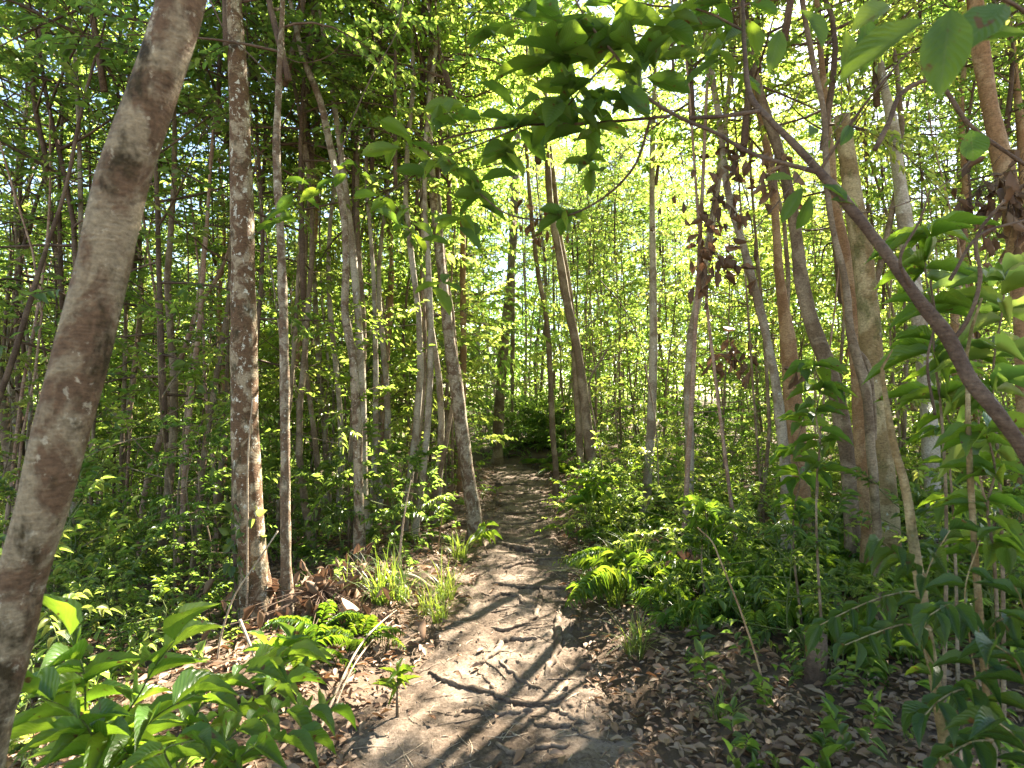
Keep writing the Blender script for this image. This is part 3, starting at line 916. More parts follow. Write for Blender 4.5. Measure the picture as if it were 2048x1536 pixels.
rng = np.random.default_rng(77)
count = 0
tries = 0
while count < 104 and tries < 3000:
    tries += 1
    px = rng.uniform(-120, 2170)
    d = 5.6 + 20 * rng.uniform() ** 1.7
    p = W(px, 800, d)
    x, y = p[0], p[1]
    if abs(x - path_x(y)) < 1.0 and y < 16:
        continue
    if 930 < px < 1075 and d > 11 and rng.uniform() < 0.85:
        continue
    h = rng.uniform(3.6, 5.6) + 0.16 * d
    if 9.5 < d < 21 and rng.uniform() < 0.75:
        continue
    r = rng.uniform(0.018, 0.055)
    cs = rng.uniform(0.8, 1.25)
    if px < 950 and d < 14 and rng.uniform() < 0.7:
        continue
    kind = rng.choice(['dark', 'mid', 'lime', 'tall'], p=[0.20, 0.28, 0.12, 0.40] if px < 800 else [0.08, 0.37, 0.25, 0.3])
    cz = np.array([x, y, h - 0.5 if kind == 'tall' else h + 0.4])
    v = cz - CAM
    cpx, cpy = 1024 + F * v[0] / (v @ FWD), 768 - F * (v @ UPV) / (v @ FWD)
    if abs(cpx - 1850) < 130 and abs(cpy - 330) < 190:
        continue
    if (lands_on_path(cz, 1.4) or lands_near_right(cz)) and rng.uniform() < 0.93:
        continue
    if (lands_left(cz) and d > 7 and rng.uniform() < 0.85) or (lands_right(cz) and rng.uniform() < 0.4):
        continue
    base = np.array([x, y, float(ground_z(x, y)) - 0.05])
    k_, b_ = {'dark': (C_DARK, B_BROWN), 'mid': (C_MID, [B_GREY, B_BROWN, B_RED][rng.integers(3)]), 'lime': (C_LIME, [B_GREY, B_BROWN][rng.integers(2)]), 'tall': (C_TALL, [B_GREY, B_BROWN][rng.integers(2)])}[kind]
    far = 'far off' if d > 15 else 'middle distance'
    col = {'dark': 'dark leaved', 'mid': 'green leaved', 'lime': 'yellow green leaved', 'tall': 'narrow crowned'}[kind]
    z = zone(px, d)
    root = thing('forest_tree', f'{col} {far} tree {z}', 'tree', base, f'{col} {far} trees {z}')
    lean = rng.normal(0, 0.05, 2)
    mb, P = bg_trunk(rng, h, r, lean)
    part('trunk', mb.mesh('trunk', [b_]), root)
    part('crown', k_[rng.integers(len(k_))], root, P[-1] + np.array([0, 0, -1.8 if kind != 'tall' else -3.6 * cs]), rng.uniform(0, 6.28), cs * (1.25 if kind == 'tall' else 1.0))
    count += 1

for i in range(182):
    if i < 18:
        px, d, py = rng.uniform(620, 1180), rng.uniform(6.3, 9), rng.uniform(0, 270)
    elif i < 30:
        px, d, py = rng.uniform(850, 1180), rng.uniform(17, 23), rng.uniform(250, 560)
    elif i >= 150:
        px, d, py = rng.uniform(1040, 1450), rng.uniform(12.5, 20), rng.uniform(120, 520)
    elif i < 92:
        px, d, py = rng.uniform(1080, 2040), rng.uniform(6.8, 15), rng.uniform(-60, 430)
    else:
        px, d, py = rng.uniform(1060, 2040), rng.uniform(14, 21), rng.uniform(60, 480)
    c = W(px, py, d)
    if abs(px - 1850) < 110 and 180 < py < 480:
        continue
    if lands_on_path(c, 1.35) or (lands_near_right(c) and rng.uniform() < 0.8) or (lands_left(c) and c[1] > 7 and rng.uniform() < (0.85 if i < 150 else 0.6)) or (i < 150 and lands_right(c) and rng.uniform() < 0.5) or (abs(c[0] - path_x(c[1])) < 0.8 and c[1] < 14):
        continue
    base = np.array([c[0], c[1], float(ground_z(c[0], c[1])) - 0.05])
    z = zone(px, d)
    col, k_ = [('yellow green leaved', C_LIME), ('green leaved', C_MID)][0 if i % 3 else 1]
    far = 'far off' if d > 15 else 'middle distance'
    root = thing('forest_tree', f'{col} {far} tree {z}', 'tree', base, f'{col} {far} trees {z}')
    mb, P = bg_trunk(rng, c[2] - base[2] - 0.3, rng.uniform(0.018, 0.045), rng.normal(0, 0.03, 2))
    part('trunk', mb.mesh('trunk', [[B_GREY, B_BROWN][i % 2]]), root)
    part('crown', k_[i % len(k_)], root, P[-1] + np.array([0, 0, -1.2]), rng.uniform(0, 6.28), rng.uniform(0.85, 1.2))

count = 0
tries = 0
while count < 215 and tries < 4000:
    tries += 1
    px = rng.uniform(-150, 2200) if count < 170 else rng.uniform(0, 950)
    d = 4.6 + 16 * rng.uniform() ** 1.1 if count < 170 else rng.uniform(8.5, 14)
    p = W(px, 800, d)
    x, y = p[0], p[1]
    if abs(x - path_x(y)) < path_hw(y) + 0.55 and y < 13.5:
        continue
    i = rng.integers(len(S_PROTO))
    sc = rng.uniform(0.8, 1.5) * (1.45 if d > 8 else 1.0 if d > 6.5 else 0.75)
    if d < 6.5 and sc * [1.6, 2.2, 2.9, 3.4][i % 4] > 2.6:
        continue
    hh = sc * [1.6, 2.2, 2.9, 3.4][i % 4]
    if lands_on_path(np.array([x, y, 0.6 * hh]), 0.5) and rng.uniform() < 0.93:
        continue
    base = np.array([x, y, float(ground_z(x, y)) - 0.02])
    z = zone(px, d)
    far = 'far off' if d > 11 else 'leafy'
    size = 'tall' if sc * [1.6, 2.2, 2.9, 3.4][i % 4] > 2.7 else 'low'
    single('sapling', S_PROTO[i], f'{size} {far} sapling with thin stem {z}', 'sapling', base, rng.uniform(0, 6.28), sc, f'{size} {far} saplings {z}', (rng.normal(0, 0.06), rng.normal(0, 0.06)))
    count += 1

# thin bare poles filling the middle distance
for i in range(270):
    px = rng.uniform(60, 1980)
    d = 5.0 + 14 * rng.uniform() ** 1.2
    if px < 850 and rng.uniform() < 0.45:
        continue
    p = W(px, 800, d)
    x, y = p[0], p[1]
    if abs(x - path_x(y)) < 0.9:
        continue
    hp = rng.uniform(3.6, 6.5)
    if lands_on_path(np.array([x, y, hp - 0.6]), 0.9) and rng.uniform() < 0.95 or lands_near_right(np.array([x, y, hp - 0.6])) and rng.uniform() < 0.85 or lands_right(np.array([x, y, hp - 0.6])) and rng.uniform() < 0.4 or lands_left(np.array([x, y, hp - 0.6])) and rng.uniform() < 0.55:
        continue
    mb, P = bg_trunk(rng, hp, rng.uniform(0.007, 0.022), rng.normal(0, 0.06, 2))
    z = zone(px, d)
    root = thing('thin_pole', f'thin bare pole with sparse leaves {z}', 'sapling', (x, y, float(ground_z(x, y)) - 0.03), f'thin poles {z}')
    part('trunk', mb.mesh('trunk', [[B_BROWN, B_PINK, B_STRAW, B_BAND, B_PINK][i % 5]]), root)
    part('crown', C_TALL[i % 3], root, P[-1] + np.array([0, 0, -2.4 * (k9 := rng.uniform(0.4, 0.85))]), rng.uniform(0, 6.28), k9)

# shrubs under the trees
count = 0
tries = 0
while count < 150 and tries < 4000:
    tries += 1
    px = rng.uniform(-150, 2200)
    d = 2.6 + 13 * rng.uniform() ** 1.1
    p = W(px, 800, d)
    x, y = p[0], p[1]
    if abs(x - path_x(y)) < path_hw(y) + 0.45 and y < 13.6:
        continue
    if 500 < px < 900 and d < 4.8:
        continue
    if 1130 < px < 1880 and (d < 5.2 or rng.uniform() < 0.35):
        continue
    i = rng.integers(len(SH_PROTO))
    z = zone(px, d)
    size = 'near' if d < 6 else 'distant'
    single('shrub', SH_PROTO[i], f'{size} green shrub on the forest floor {z}', 'shrub', (x, y, float(ground_z(x, y)) - 0.02), rng.uniform(0, 6.28), rng.uniform(0.6, 1.25), f'{size} shrubs {z}', (rng.normal(0, 0.1), rng.normal(0, 0.1)))
    count += 1

# far wood that closes the view
def far_wood():
    r = np.random.default_rng(5)
    mb, lc = MB(), LC()
    for i in range(1700):
        px = r.uniform(-350, 2400)
        d = r.uniform(24, 38)
        gap = abs(px - 1000) < 45
        glare = 1690 < px < 1990
        zt = r.uniform(-1.5, 1.5 + 13 * r.uniform() ** 0.8) if not (gap or glare) else r.uniform(-1, 6)
        c = W(px, 800, d)
        c[2] = zt + ground_z(c[0], c[1]) * 0.5
        n = 150
        pos = c + r.normal(0, 1, (n, 3)) * np.array([0.9, 0.9, 0.6])
        lc.add(pos, r.normal(0, 1, (n, 3)) + [0, 0, -0.2], r.normal(0, 0.6, (n, 3)) + [0, 0, 1], r.uniform(0.14, 0.26, n), 0.5)
    lc.write(mb, T_LO, 0)
    structure('far_wood', mb.mesh('far_wood', [M_MID]), 'stuff', 'bright green mass of far foliage closing the view behind the trunks', 'foliage')


far_wood()


# ------------------------------------------------------------------ ground cover and litter
def leaf_litter():
    r = np.random.default_rng(8)
    mb, lc = MB(), LC()
    n = 52000
    y = 1.2 + 12 * r.uniform(size=n) ** 1.5
    x = r.uniform(-0.95, 0.95, n) * (y + 0.6)
    d = np.abs(x - path_x(y)) - path_hw(y)
    keep = (d > 0.12) | ((d > -0.12) & (r.uniform(size=n) < 0.6)) | (r.uniform(size=n) < 0.025)
    x, y, d = x[keep], y[keep], d[keep]
    z = np.where(d < 0.1, np.maximum(path_z(x, y), ground_z(x, y)), ground_z(x, y)) + r.uniform(0.006, 0.03, len(x))
    k = len(x)
    az = r.uniform(0, 6.28, k)
    dd = np.column_stack([np.cos(az), np.sin(az), r.normal(0, 0.18, k)])
    lc.add(np.column_stack([x, y, z]), dd, r.normal(0, 0.38, (k, 3)) + [0, 0, 1], r.uniform(0.03, 0.085, k) * r.uniform(0.6, 1.1, k), r.uniform(0.28, 0.55, k))
    lc.write(mb, T_FLAT, 0)
    structure('leaf_litter', mb.mesh('leaf_litter', [M_DEAD]), 'stuff', 'brown fallen leaves scattered over the forest floor', 'leaf litter')


def twig_litter():
    r = np.random.default_rng(9)
    mb = MB()
    for i in range(1500):
        y = 1.3 + 8 * r.uniform() ** 1.6
        x = path_x(y) + r.normal(-0.1, 0.55)
        az = r.uniform(0, 6.28)
        ln = r.uniform(0.015, 0.05) if i % 3 else r.uniform(0.05, 0.2)
        q = []
        for s in (-0.5, 0, 0.5):
            xx = x + math.cos(az) * ln * s + r.normal(0, 0.006)
            yy = y + math.sin(az) * ln * s + r.normal(0, 0.006)
            q.append([xx, yy, surf_z(xx, yy) + 0.004])
        tube(mb, spline(q, 5), r.uniform(0.0008, 0.003), 4, 0)
    structure('twig_litter', mb.mesh('twig_litter', [B_STRAW]), 'stuff', 'small dry twigs and needles strewn over the path', 'twigs')


def ground_cover():
    r = np.random.default_rng(10)
    mb, lc = MB(), LC()
    n = 0
    while n < 4200:
        y = 1.6 + 22 * r.uniform() ** 1.1
        x = r.uniform(-1.0, 1.0) * (y + 0.5)
        d = abs(x - path_x(y)) - path_hw(y)
        if d < 0.22 and y < 13.3:
            continue
        if -2.0 < x < 0 and y < 4.3 and r.uniform() < 0.75:
            continue
        if 0 < x < 1.7 and y < 3.8 and r.uniform() < 0.35:
            continue
        n += 1
        h = r.uniform(0.05, 0.3) * (1 if d > 0.6 else 0.5) * (1 if y < 12.5 else 1.7)
        az = r.uniform(0, 6.28)
        g = float(ground_z(x, y))
        s = np.linspace(0, 1, 4)[:, None]
        p = np.array([x, y, g]) + np.array([math.cos(az) * 0.5, math.sin(az) * 0.5, 1.0]) * h * s
        spray(lc, r, p, h, r.integers(5, 10), r.uniform(0.04, 0.085), 0.46, 0.35, ang=(0.9, 1.5), t0=0.3)
    lc.write(mb, T_SM, 0)
    structure('ground_cover', mb.mesh('ground_cover', [M_MID]), 'stuff', 'low green seedlings covering the forest floor beside the path', 'ground cover')


def soil_crumbs():
    r = np.random.default_rng(12)
    mb = MB()
    n = 5200
    y = 1.3 + 6.5 * r.uniform(size=n) ** 1.5
    x = path_x(y) + r.uniform(-1.15, 1.15, n) * path_hw(y)
    rad = 0.0018 + 0.009 * r.uniform(size=n) ** 5
    z = np.maximum(path_z(x, y), ground_z(x, y) - 0.03 * (np.abs(x - path_x(y)) < path_hw(y))) + rad * 0.3
    O = np.array([[1, 0, 0], [-1, 0, 0], [0, 1, 0], [0, -1, 0], [0, 0, 0.8], [0, 0, -0.8]], float)
    Fc = np.array([[0, 2, 4], [2, 1, 4], [1, 3, 4], [3, 0, 4], [2, 0, 5], [1, 2, 5], [3, 1, 5], [0, 3, 5]])
    V = np.column_stack([x, y, z])[:, None] + rad[:, None, None] * (O[None] * r.uniform(0.6, 1.4, (n, 6, 1)) + r.normal(0, 0.15, (n, 6, 3)))
    mb.add(V.reshape(-1, 3), [(np.arange(n)[:, None, None] * 6 + Fc[None]).reshape(-1, 3)], 0)
    structure('soil_crumbs', mb.mesh('soil_crumbs', [S_PATH], False), 'stuff', 'crumbs of soil and small pebbles scattered on the worn path', 'soil crumbs')


soil_crumbs()
leaf_litter()
twig_litter()
ground_cover()

# ------------------------------------------------------------------ roots and sticks on the ground
ROOTS = [
    ([(864, 1354), (930, 1382), (982, 1390), (1036, 1409), (1108, 1407), (1129, 1394)], 10, 'longest dark root curving across the path in the foreground'),
    ([(1081, 1184), (1077, 1216), (1067, 1238), (1036, 1255), (1009, 1262), (982, 1255)], 8, 'hooked root running down then bending left on the path'),
    ([(1122, 1213), (1115, 1250), (1118, 1278), (1108, 1319), (1094, 1346), (1089, 1366)], 11, 'thick wavy root running lengthways along the right of the path'),
    ([(1077, 1281), (1040, 1282), (1009, 1284), (995, 1305), (961, 1332)], 10, 'sunlit pale root bent like an elbow on the path'),
    ([(985, 1168), (1010, 1174), (1036, 1178), (1090, 1177), (1140, 1178)], 7, 'straight root lying right across the path like a step'),
    ([(975, 1203), (992, 1193), (1009, 1190), (1036, 1196), (1047, 1211)], 7, 'small arched root just below the straight step root'),
    ([(985, 1082), (1000, 1090), (1016, 1095), (1045, 1099), (1072, 1102)], 8, 'dark root slanting over the path below the leaning pale tree'),
    ([(1010, 1138), (1050, 1125), (1090, 1120), (1122, 1116)], 7, 'root rising to the right across the middle of the path'),
    ([(1046, 1084), (1084, 1079), (1115, 1067)], 6, 'short root at the right side of the path beyond the dark slanting root'),
    ([(903, 1437), (934, 1426), (960, 1428), (988, 1431), (1053, 1426)], 9, 'knobbly root just below the longest root on the left'),
    ([(1098, 1419), (1129, 1431), (1166, 1448)], 7, 'short root slanting down right from the longest root'),
    ([(1060, 1443), (1075, 1455), (1088, 1459), (1149, 1452)], 8, 'bent root near the bottom of the picture on the right of the path'),
    ([(958, 1348), (982, 1373), (1002, 1392), (1053, 1401)], 5, 'thin root joining the longest root from above'),
    ([(1002, 1329), (1029, 1353), (1081, 1382)], 6, 'thin straight root slanting down right below the sunlit elbow root'),
    ([(992, 1493), (1036, 1515), (1077, 1500), (1132, 1498)], 9, 'lowest root on the path at the bottom of the picture'),
    ([(1146, 1459), (1173, 1479), (1221, 1490)], 6, 'thin root leaving the path at its lower right edge'),
    ([(1002, 1046), (1030, 1049), (1056, 1046), (1090, 1040)], 5, 'thin root crossing the path above the dark slanting root'),
    ([(1000, 1027), (1040, 1029), (1085, 1022)], 5, 'second thin root crossing the narrow far path'),
    ([(1004, 1008), (1040, 1010), (1078, 1005)], 4, 'third thin root crossing the narrow far path'),
    ([(1000, 988), (1035, 991), (1072, 986)], 4, 'fourth thin root crossing the narrow far path'),
    ([(985, 968), (1020, 969), (1062, 972)], 4, 'highest root crossing the path near its far end'),
]
rr = np.random.default_rng(21)
for tr_, w, lab in ROOTS:
    P = []
    for (px, py) in tr_:
        g = G(px, py)
        P.append([g[0], g[1], 0])
    P = np.array(P)
    P = np.vstack([P[0] + (P[0] - P[1]) * 0.35 + [0.0, 0.02, 0], P, P[-1] + (P[-1] - P[-2]) * 0.45 + [0.0, 0.03, 0]])
    S = spline(P, 8 * len(P))
    dist = np.linalg.norm(S[:, :2], axis=1).mean()
    r0 = 1.15 * w / 2 / F * dist
    n = len(S)
    S[:, 0] += 0.006 * np.sin(np.arange(n) * 0.9 + rr.uniform(0, 6))
    S[:, 1] += 0.008 * np.sin(np.arange(n) * 0.7 + rr.uniform(0, 6))
    for q in S:
        q[2] = surf_z(q[0], q[1]) + r0 * 0.45
    e = np.sin(np.linspace(0.12, math.pi - 0.12, n))
    S[:, 2] -= (1 - sstep(0.1, 0.45, e)) * r0 * 2.0
    rad = r0 * (0.45 + 0.65 * e) * (1 + 0.15 * np.sin(np.arange(n) * 1.7 + rr.uniform(0, 6)))
    loc = S[n // 2].copy()
    mb = MB()
    tube(mb, S - loc, rad, 10, 0, True, 0.12, rr)
    single('tree_root', mb.mesh('tree_root', [B_ROOT]), lab, 'root', loc, group='roots exposed across the path')


def stick(pix, d, r, mat, lab, name='stick', cat='stick', ground_first=False):
    P = np.array([W(px, py, dd) for (px, py), dd in zip(pix, d)])
    S = spline(P, 8 * len(P))
    loc = S[0].copy()
    if ground_first:
        loc[2] = min(loc[2], float(ground_z(loc[0], loc[1])))
    mb = MB()
    tube(mb, S - loc, np.linspace(r, r * 0.6, len(S)), 7, 0, True, 0.08)
    return single(name, mb.mesh(name, [mat]), lab, cat, loc)


def gstick(pix, r, lab, mat=B_STRAW, lift=0.03):
    P = np.array([G(px, py) for px, py in pix])
    S = spline(P, 8 * len(P))
    for i, q in enumerate(S):
        q[2] = surf_z(q[0], q[1]) + r + lift * math.sin(math.pi * i / len(S))
    loc = S[0].copy()
    mb = MB()
    tube(mb, S - loc, np.linspace(r, r * 0.6, len(S)), 7, 0, True, 0.1)
    single('fallen_stick', mb.mesh('fallen_stick', [mat]), lab, 'stick', loc)


gstick([(620, 1510), (674, 1411), (742, 1298), (797, 1223)], 0.007, 'long pale dry stick lying along the left edge of the path', lift=0.10)
gstick([(640, 1500), (690, 1390), (755, 1290), (790, 1240)], 0.005, 'thinner pale stick lying against the long dry stick beside the path', lift=0.07)
gstick([(860, 1180), (830, 1165), (790, 1160), (750, 1152)], 0.018, 'short thick dead stick behind the sunlit grass tuft', B_STRAW)
gstick([(880, 1062), (915, 1053), (950, 1048)], 0.025, 'fallen branch at the foot of the leaning pale tree', B_BROWN)
gstick([(1330, 1160), (1400, 1165), (1485, 1176)], 0.045, 'decaying fallen log lying among the ferns right of the path', B_GREY, 0.02)
stick([(1532, 1430), (1526, 1373), (1485, 1233), (1440, 1120), (1425, 1085), (1395, 1055)], [2.6, 2.65, 2.75, 2.85, 2.9, 3.0], 0.006, B_RED, 'thin bent reddish stick leaning over the ferns right of the path')
stick([(798, 1150), (803, 1080), (812, 1010), (822, 960)], [4.75] * 4, 0.008, B_STRAW, 'dry upright stalk rising from the sunlit grass tuft')
stick([(793, 1150), (800, 1090), (808, 1030), (814, 1000)], [4.85] * 4, 0.006, B_STRAW, 'shorter dry stalk beside the upright one in the sunlit grass')
stick([(874, 1110), (880, 1065), (886, 1022)], [5.3] * 3, 0.008, B_RED, 'short bare snag between the bent pale tree and the leaning pale tree')
stick([(492, 1300), (494, 1200), (495, 1050), (497, 900), (505, 800)], [3.85] * 5, 0.008, B_STRAW, 'straight dry stem standing against the mottled tree')
stick([(430, 1370), (445, 1260), (470, 1190), (510, 1130), (556, 1062)], [3.3, 3.3, 3.35, 3.4, 3.5], 0.007, B_STRAW, 'bowed pale stem crossing in front of the mottled tree')
stick([(480, 1240), (500, 1290), (520, 1350)], [3.3, 3.2, 3.1], 0.009, B_STRAW, 'short broken branch leaning before the mottled tree foot')

# stump and second stem of the mottled tree
mb = MB()
pb = G(1630, 1365)
S = spline(np.array([[0, 0, -0.05, 0.065], [0.0, 0.0, 0.05, 0.055], [0.01, 0.0, 0.15, 0.05], [0.01, 0.01, 0.24, 0.05]]), 16)
tube(mb, S[:, :3], S[:, 3], 20, 0, True, 0.14)
single('tree_stump', mb.mesh('tree_stump', [B_TWIG]), 'short dark rotten stump under the drooping leaves', 'stump', pb)
tree('vine_stem', 'dark vine wrapped stem pressed against the foot of the mottled tree', 'tree',
     [(487, 780, 10), (480, 900, 26), (478, 1000, 32), (480, 1100, 34), (486, 1200, 34), (492, 1290, 36)], 4.05, B_TWIG, None, top=0, sides=16)

# dead leaf clusters
DC = [(1430, 425, 4.6, (0.34, 0.2, 0.42), 44, 0.13, M_DEADRED, 'big drooping cluster of dead brown leaves caught on the slim arching pole'),
      (1425, 520, 4.7, (0.22, 0.2, 0.22), 36, 0.13, M_DEADRED, 'lower cluster of dead brown leaves below the big drooping one'),
      (1470, 330, 4.8, (0.2, 0.2, 0.3), 26, 0.12, M_DEADRED, 'loose dead leaves hanging above the big drooping cluster'),
      (1560, 350, 4.4, (0.2, 0.2, 0.22), 24, 0.12, M_DEADRED, 'dead leaves caught at the bend of the mossy curved trunk'),
      (1960, 395, 3.6, (0.22, 0.2, 0.22), 40, 0.11, M_DEADRED, 'reddish dead leaf clump before the glaring sky'),
      (2025, 410, 3.6, (0.2, 0.2, 0.3), 60, 0.12, M_DEADRED, 'dense dead leaf clump on the trunk at the picture edge'),
      (1080, 450, 9.0, (0.4, 0.4, 0.5), 40, 0.16, M_DEADRED, 'distant dead leaves hanging near the thin dark pole'),
      (1465, 720, 6.4, (0.3, 0.3, 0.3), 36, 0.15, M_DEADRED, 'brown dead frond bundle in the thicket behind the slim arching pole'),
      (1610, 745, 4.2, (0.05, 0.05, 0.05), 4, 0.13, M_DEADRED, 'single curled red leaf hanging between two trunks')]
for i, (px, py, d, size, n, L, m, lab) in enumerate(DC):
    me = dead_cluster_mesh(800 + i, n, L, size, m)
    single('dead_leaf_cluster', me, lab, 'dead leaves', W(px, py, d))
for i, (px, py, size, n, lab) in enumerate([(715, 1145, (0.30, 0.26, 0.2), 100, 'heap of large dead leaves around the foot of the bent pale tree'),
                                            (645, 1180, (0.6, 0.45, 0.16), 190, 'dark heap of dead leaves between the slender pole and the bent pale tree'),
                                            (1365, 1115, (0.25, 0.2, 0.2), 40, 'small heap of dead leaves among the ferns right of the path'),
                                            (1480, 990, (0.3, 0.3, 0.25), 50, 'dead frond heap before the thick brown trunk')]):
    g = G(px, py + 40)
    me = dead_cluster_mesh(820 + i, n, 0.115, size, M_DEADRED, True)
    single('dead_leaf_heap', me, lab, 'dead leaves', g + np.array([0, 0, 0.09]))


# ------------------------------------------------------------------ leafy plants near the camera
def leafy(name, label, cat, stems, L, Wr, nleaf, mleaf, mstem, tmpl=T_HI, r=0.006, jit=0.2, droop=0.1, ang=(0.7, 1.05), t0=0.15, group=None, seed=1, nup=(0, 0, 1), whorl=False, base=None):
    """stems: lists of (px, py, depth) from base to tip; leaves ranked along each."""
    r_ = np.random.default_rng(seed)
    mb, lc, ms = MB(), LC(), MB()
    first = None
    allS = []
    for st in stems:
        P = np.array([W(*q) for q in st])
        S = spline(P, 6 * len(P))
        allS.append(S)
    loc = np.array(base) if base is not None else allS[0][0].copy()
    if base is None:
        loc[2] = float(ground_z(loc[0], loc[1])) - 0.01
    for k, S in enumerate(allS):
        S = S - loc
        tube(ms, S, np.linspace(r, r * 0.35, len(S)), 6, 0)
        n = nleaf[k] if isinstance(nleaf, (list, tuple)) else nleaf
        spray(lc, r_, S, 1, n, L, Wr, jit, ang, t0, droop, nup, whorl)
    root = thing(name, label, cat, loc, group)
    part('stem', ms.mesh('stem', [mstem]), root)
    lc.write(mb, tmpl, 0)
    part('foliage', mb.mesh('foliage', [mleaf]), root)
    return root


def to_ground(px, py, d):
    """Stem base straight below a point."""
    p = W(px, py, d)
    g = float(ground_z(p[0], p[1]))
    # pixel row of the ground below
    v = np.array([p[0], p[1], g]) - CAM
    return (1024 + F * np.dot(v, RGT) / np.dot(v, FWD), 768 - F * np.dot(v, UPV) / np.dot(v, FWD), np.dot(v, FWD))


def bush(name, label, cat, tips, L, Wr, nleaf, mleaf, mstem, foot, seed, **kw):
    st = []
    fp = foot
    for (px, py, d) in tips:
        mx, my, md = (fp[0] * 0.45 + px * 0.55), (fp[1] * 0.35 + py * 0.65), (fp[2] + d) / 2
        st.append([fp, (mx, my, md), (px, py, d)])
    return leafy(name, label, cat, st, L, Wr, nleaf, mleaf, mstem, seed=seed, **kw)


# bright broad leaved plant bottom left: three stems clumps
leafy('broadleaf_plant', 'bright green broad leaved plant right beside the leaning foreground trunk', 'plant',
      [[(190, 1560, 1.9), (171, 1420, 1.85), (167, 1340, 1.8), (140, 1270, 1.8)], [(230, 1580, 1.8), (190, 1480, 1.7), (140, 1420, 1.6), (70, 1390, 1.55)],
       [(230, 1580, 1.8), (250, 1500, 1.75), (200, 1470, 1.7), (110, 1460, 1.65)]],
      0.165, 0.40, [11, 9, 9], M_FRESH, B_GREEN, T_HIDROOP, 0.005, 0.22, 0.05, seed=31)
leafy('broadleaf_plant', 'broad leaved plant arching up right with pointed bright leaves in the left foreground', 'plant',
      [[(215, 1600, 1.9), (239, 1450, 1.85), (280, 1387, 1.85), (308, 1336, 1.85), (350, 1280, 1.85)], [(215, 1600, 1.9), (270, 1480, 1.75), (330, 1420, 1.7), (390, 1390, 1.7)]],
      0.175, 0.36, [10, 8], M_FRESH, B_GREEN, T_HIDROOP, 0.005, 0.2, 0.05, seed=32)
leafy('broadleaf_plant', 'broad leaved stem leaning over the forest floor before the mottled tree', 'plant',
      [[(350, 1540, 2.0), (369, 1466, 2.0), (410, 1404, 2.05), (455, 1370, 2.1), (500, 1339, 2.15), (575, 1312, 2.2)], [(350, 1540, 2.0), (440, 1440, 2.1), (520, 1400, 2.2), (570, 1370, 2.25)]],
      0.16, 0.37, [12, 9], M_FRESH, B_GREEN, T_HIDROOP, 0.005, 0.2, 0.05, seed=33)
leafy('broadleaf_plant', 'lowest broad leaved stem reaching toward the sandy edge of the path', 'plant',
      [[(400, 1600, 1.8), (430, 1507, 1.8), (485, 1455, 1.85), (555, 1428, 1.9), (660, 1422, 2.0)], [(400, 1600, 1.8), (450, 1540, 1.75), (520, 1490, 1.75), (590, 1480, 1.8)], [(400, 1600, 1.8), (340, 1530, 1.6), (330, 1500, 1.55), (390, 1480, 1.5)]],
      0.15, 0.37, [12, 9, 6], M_FRESH, B_GREEN, T_HIDROOP, 0.005, 0.2, 0.05, seed=34)
bush('glossy_plant', 'rosette of glossy leaves before the feet of the two left trunks', 'plant',
     [(560, 1300, 2.9), (620, 1320, 2.9), (590, 1285, 3.0), (530, 1290, 2.9), (545, 1355, 2.7)], 0.15, 0.38, 6, M_FRESH, B_GREEN, (560, 1390, 2.95), 35, r=0.004, whorl=True)
# low plants in the left foreground gaps
for i, (px, py) in enumerate([(60, 1500), (150, 1250), (260, 1240), (330, 1260), (120, 1180), (230, 1160), (90, 1330), (420, 1180)]):
    g = G(px, min(py + 60, 1535)) if py < 1500 else G(px, 1535)
    labs = ['under the leaning foreground trunk', 'behind the bright broad leaved plant']
    single('shrub', SH_PROTO[[1, 4, 0, 3, 1, 4][i % 6]], f'low leafy shrub {labs[0 if i in (0, 6) else 1]}', 'shrub', g, i * 1.3, 0.36 + 0.05 * (i % 4), f'low shrubs {labs[0 if i in (0, 6) else 1]}')

# vine leaves on the dark stem
r_ = np.random.default_rng(50)
mb, lc = MB(), LC()
nn = 120
t = r_.uniform(0, 1, nn)
pp = np.array([W(482 + r_.normal(0, 15), 1000 + tt * 280, 3.98 - 0.06 * r_.uniform()) for tt in t])
loc = W(485, 1290, 4.0)
loc[2] = float(ground_z(loc[0], loc[1]))
lc.add(pp - loc, r_.normal(0, 0.5, (nn, 3)) + [0, -0.3, -0.6], r_.normal(0, 0.4, (nn, 3)) + [0, -1, 0.3], 0.07 * r_.uniform(0.6, 1.2, nn), 0.7)
lc.write(mb, T_MD, 0)
tube(mb, np.array([W(484 + 8 * math.sin(k), 1295 - k * 25, 3.96) for k in range(13)]) - loc, 0.005, 5, 1)
single('climbing_vine', mb.mesh('climbing_vine', [M_DARK, B_TWIG]), 'dark leaved vine climbing the foot of the mottled tree', 'vine', loc)

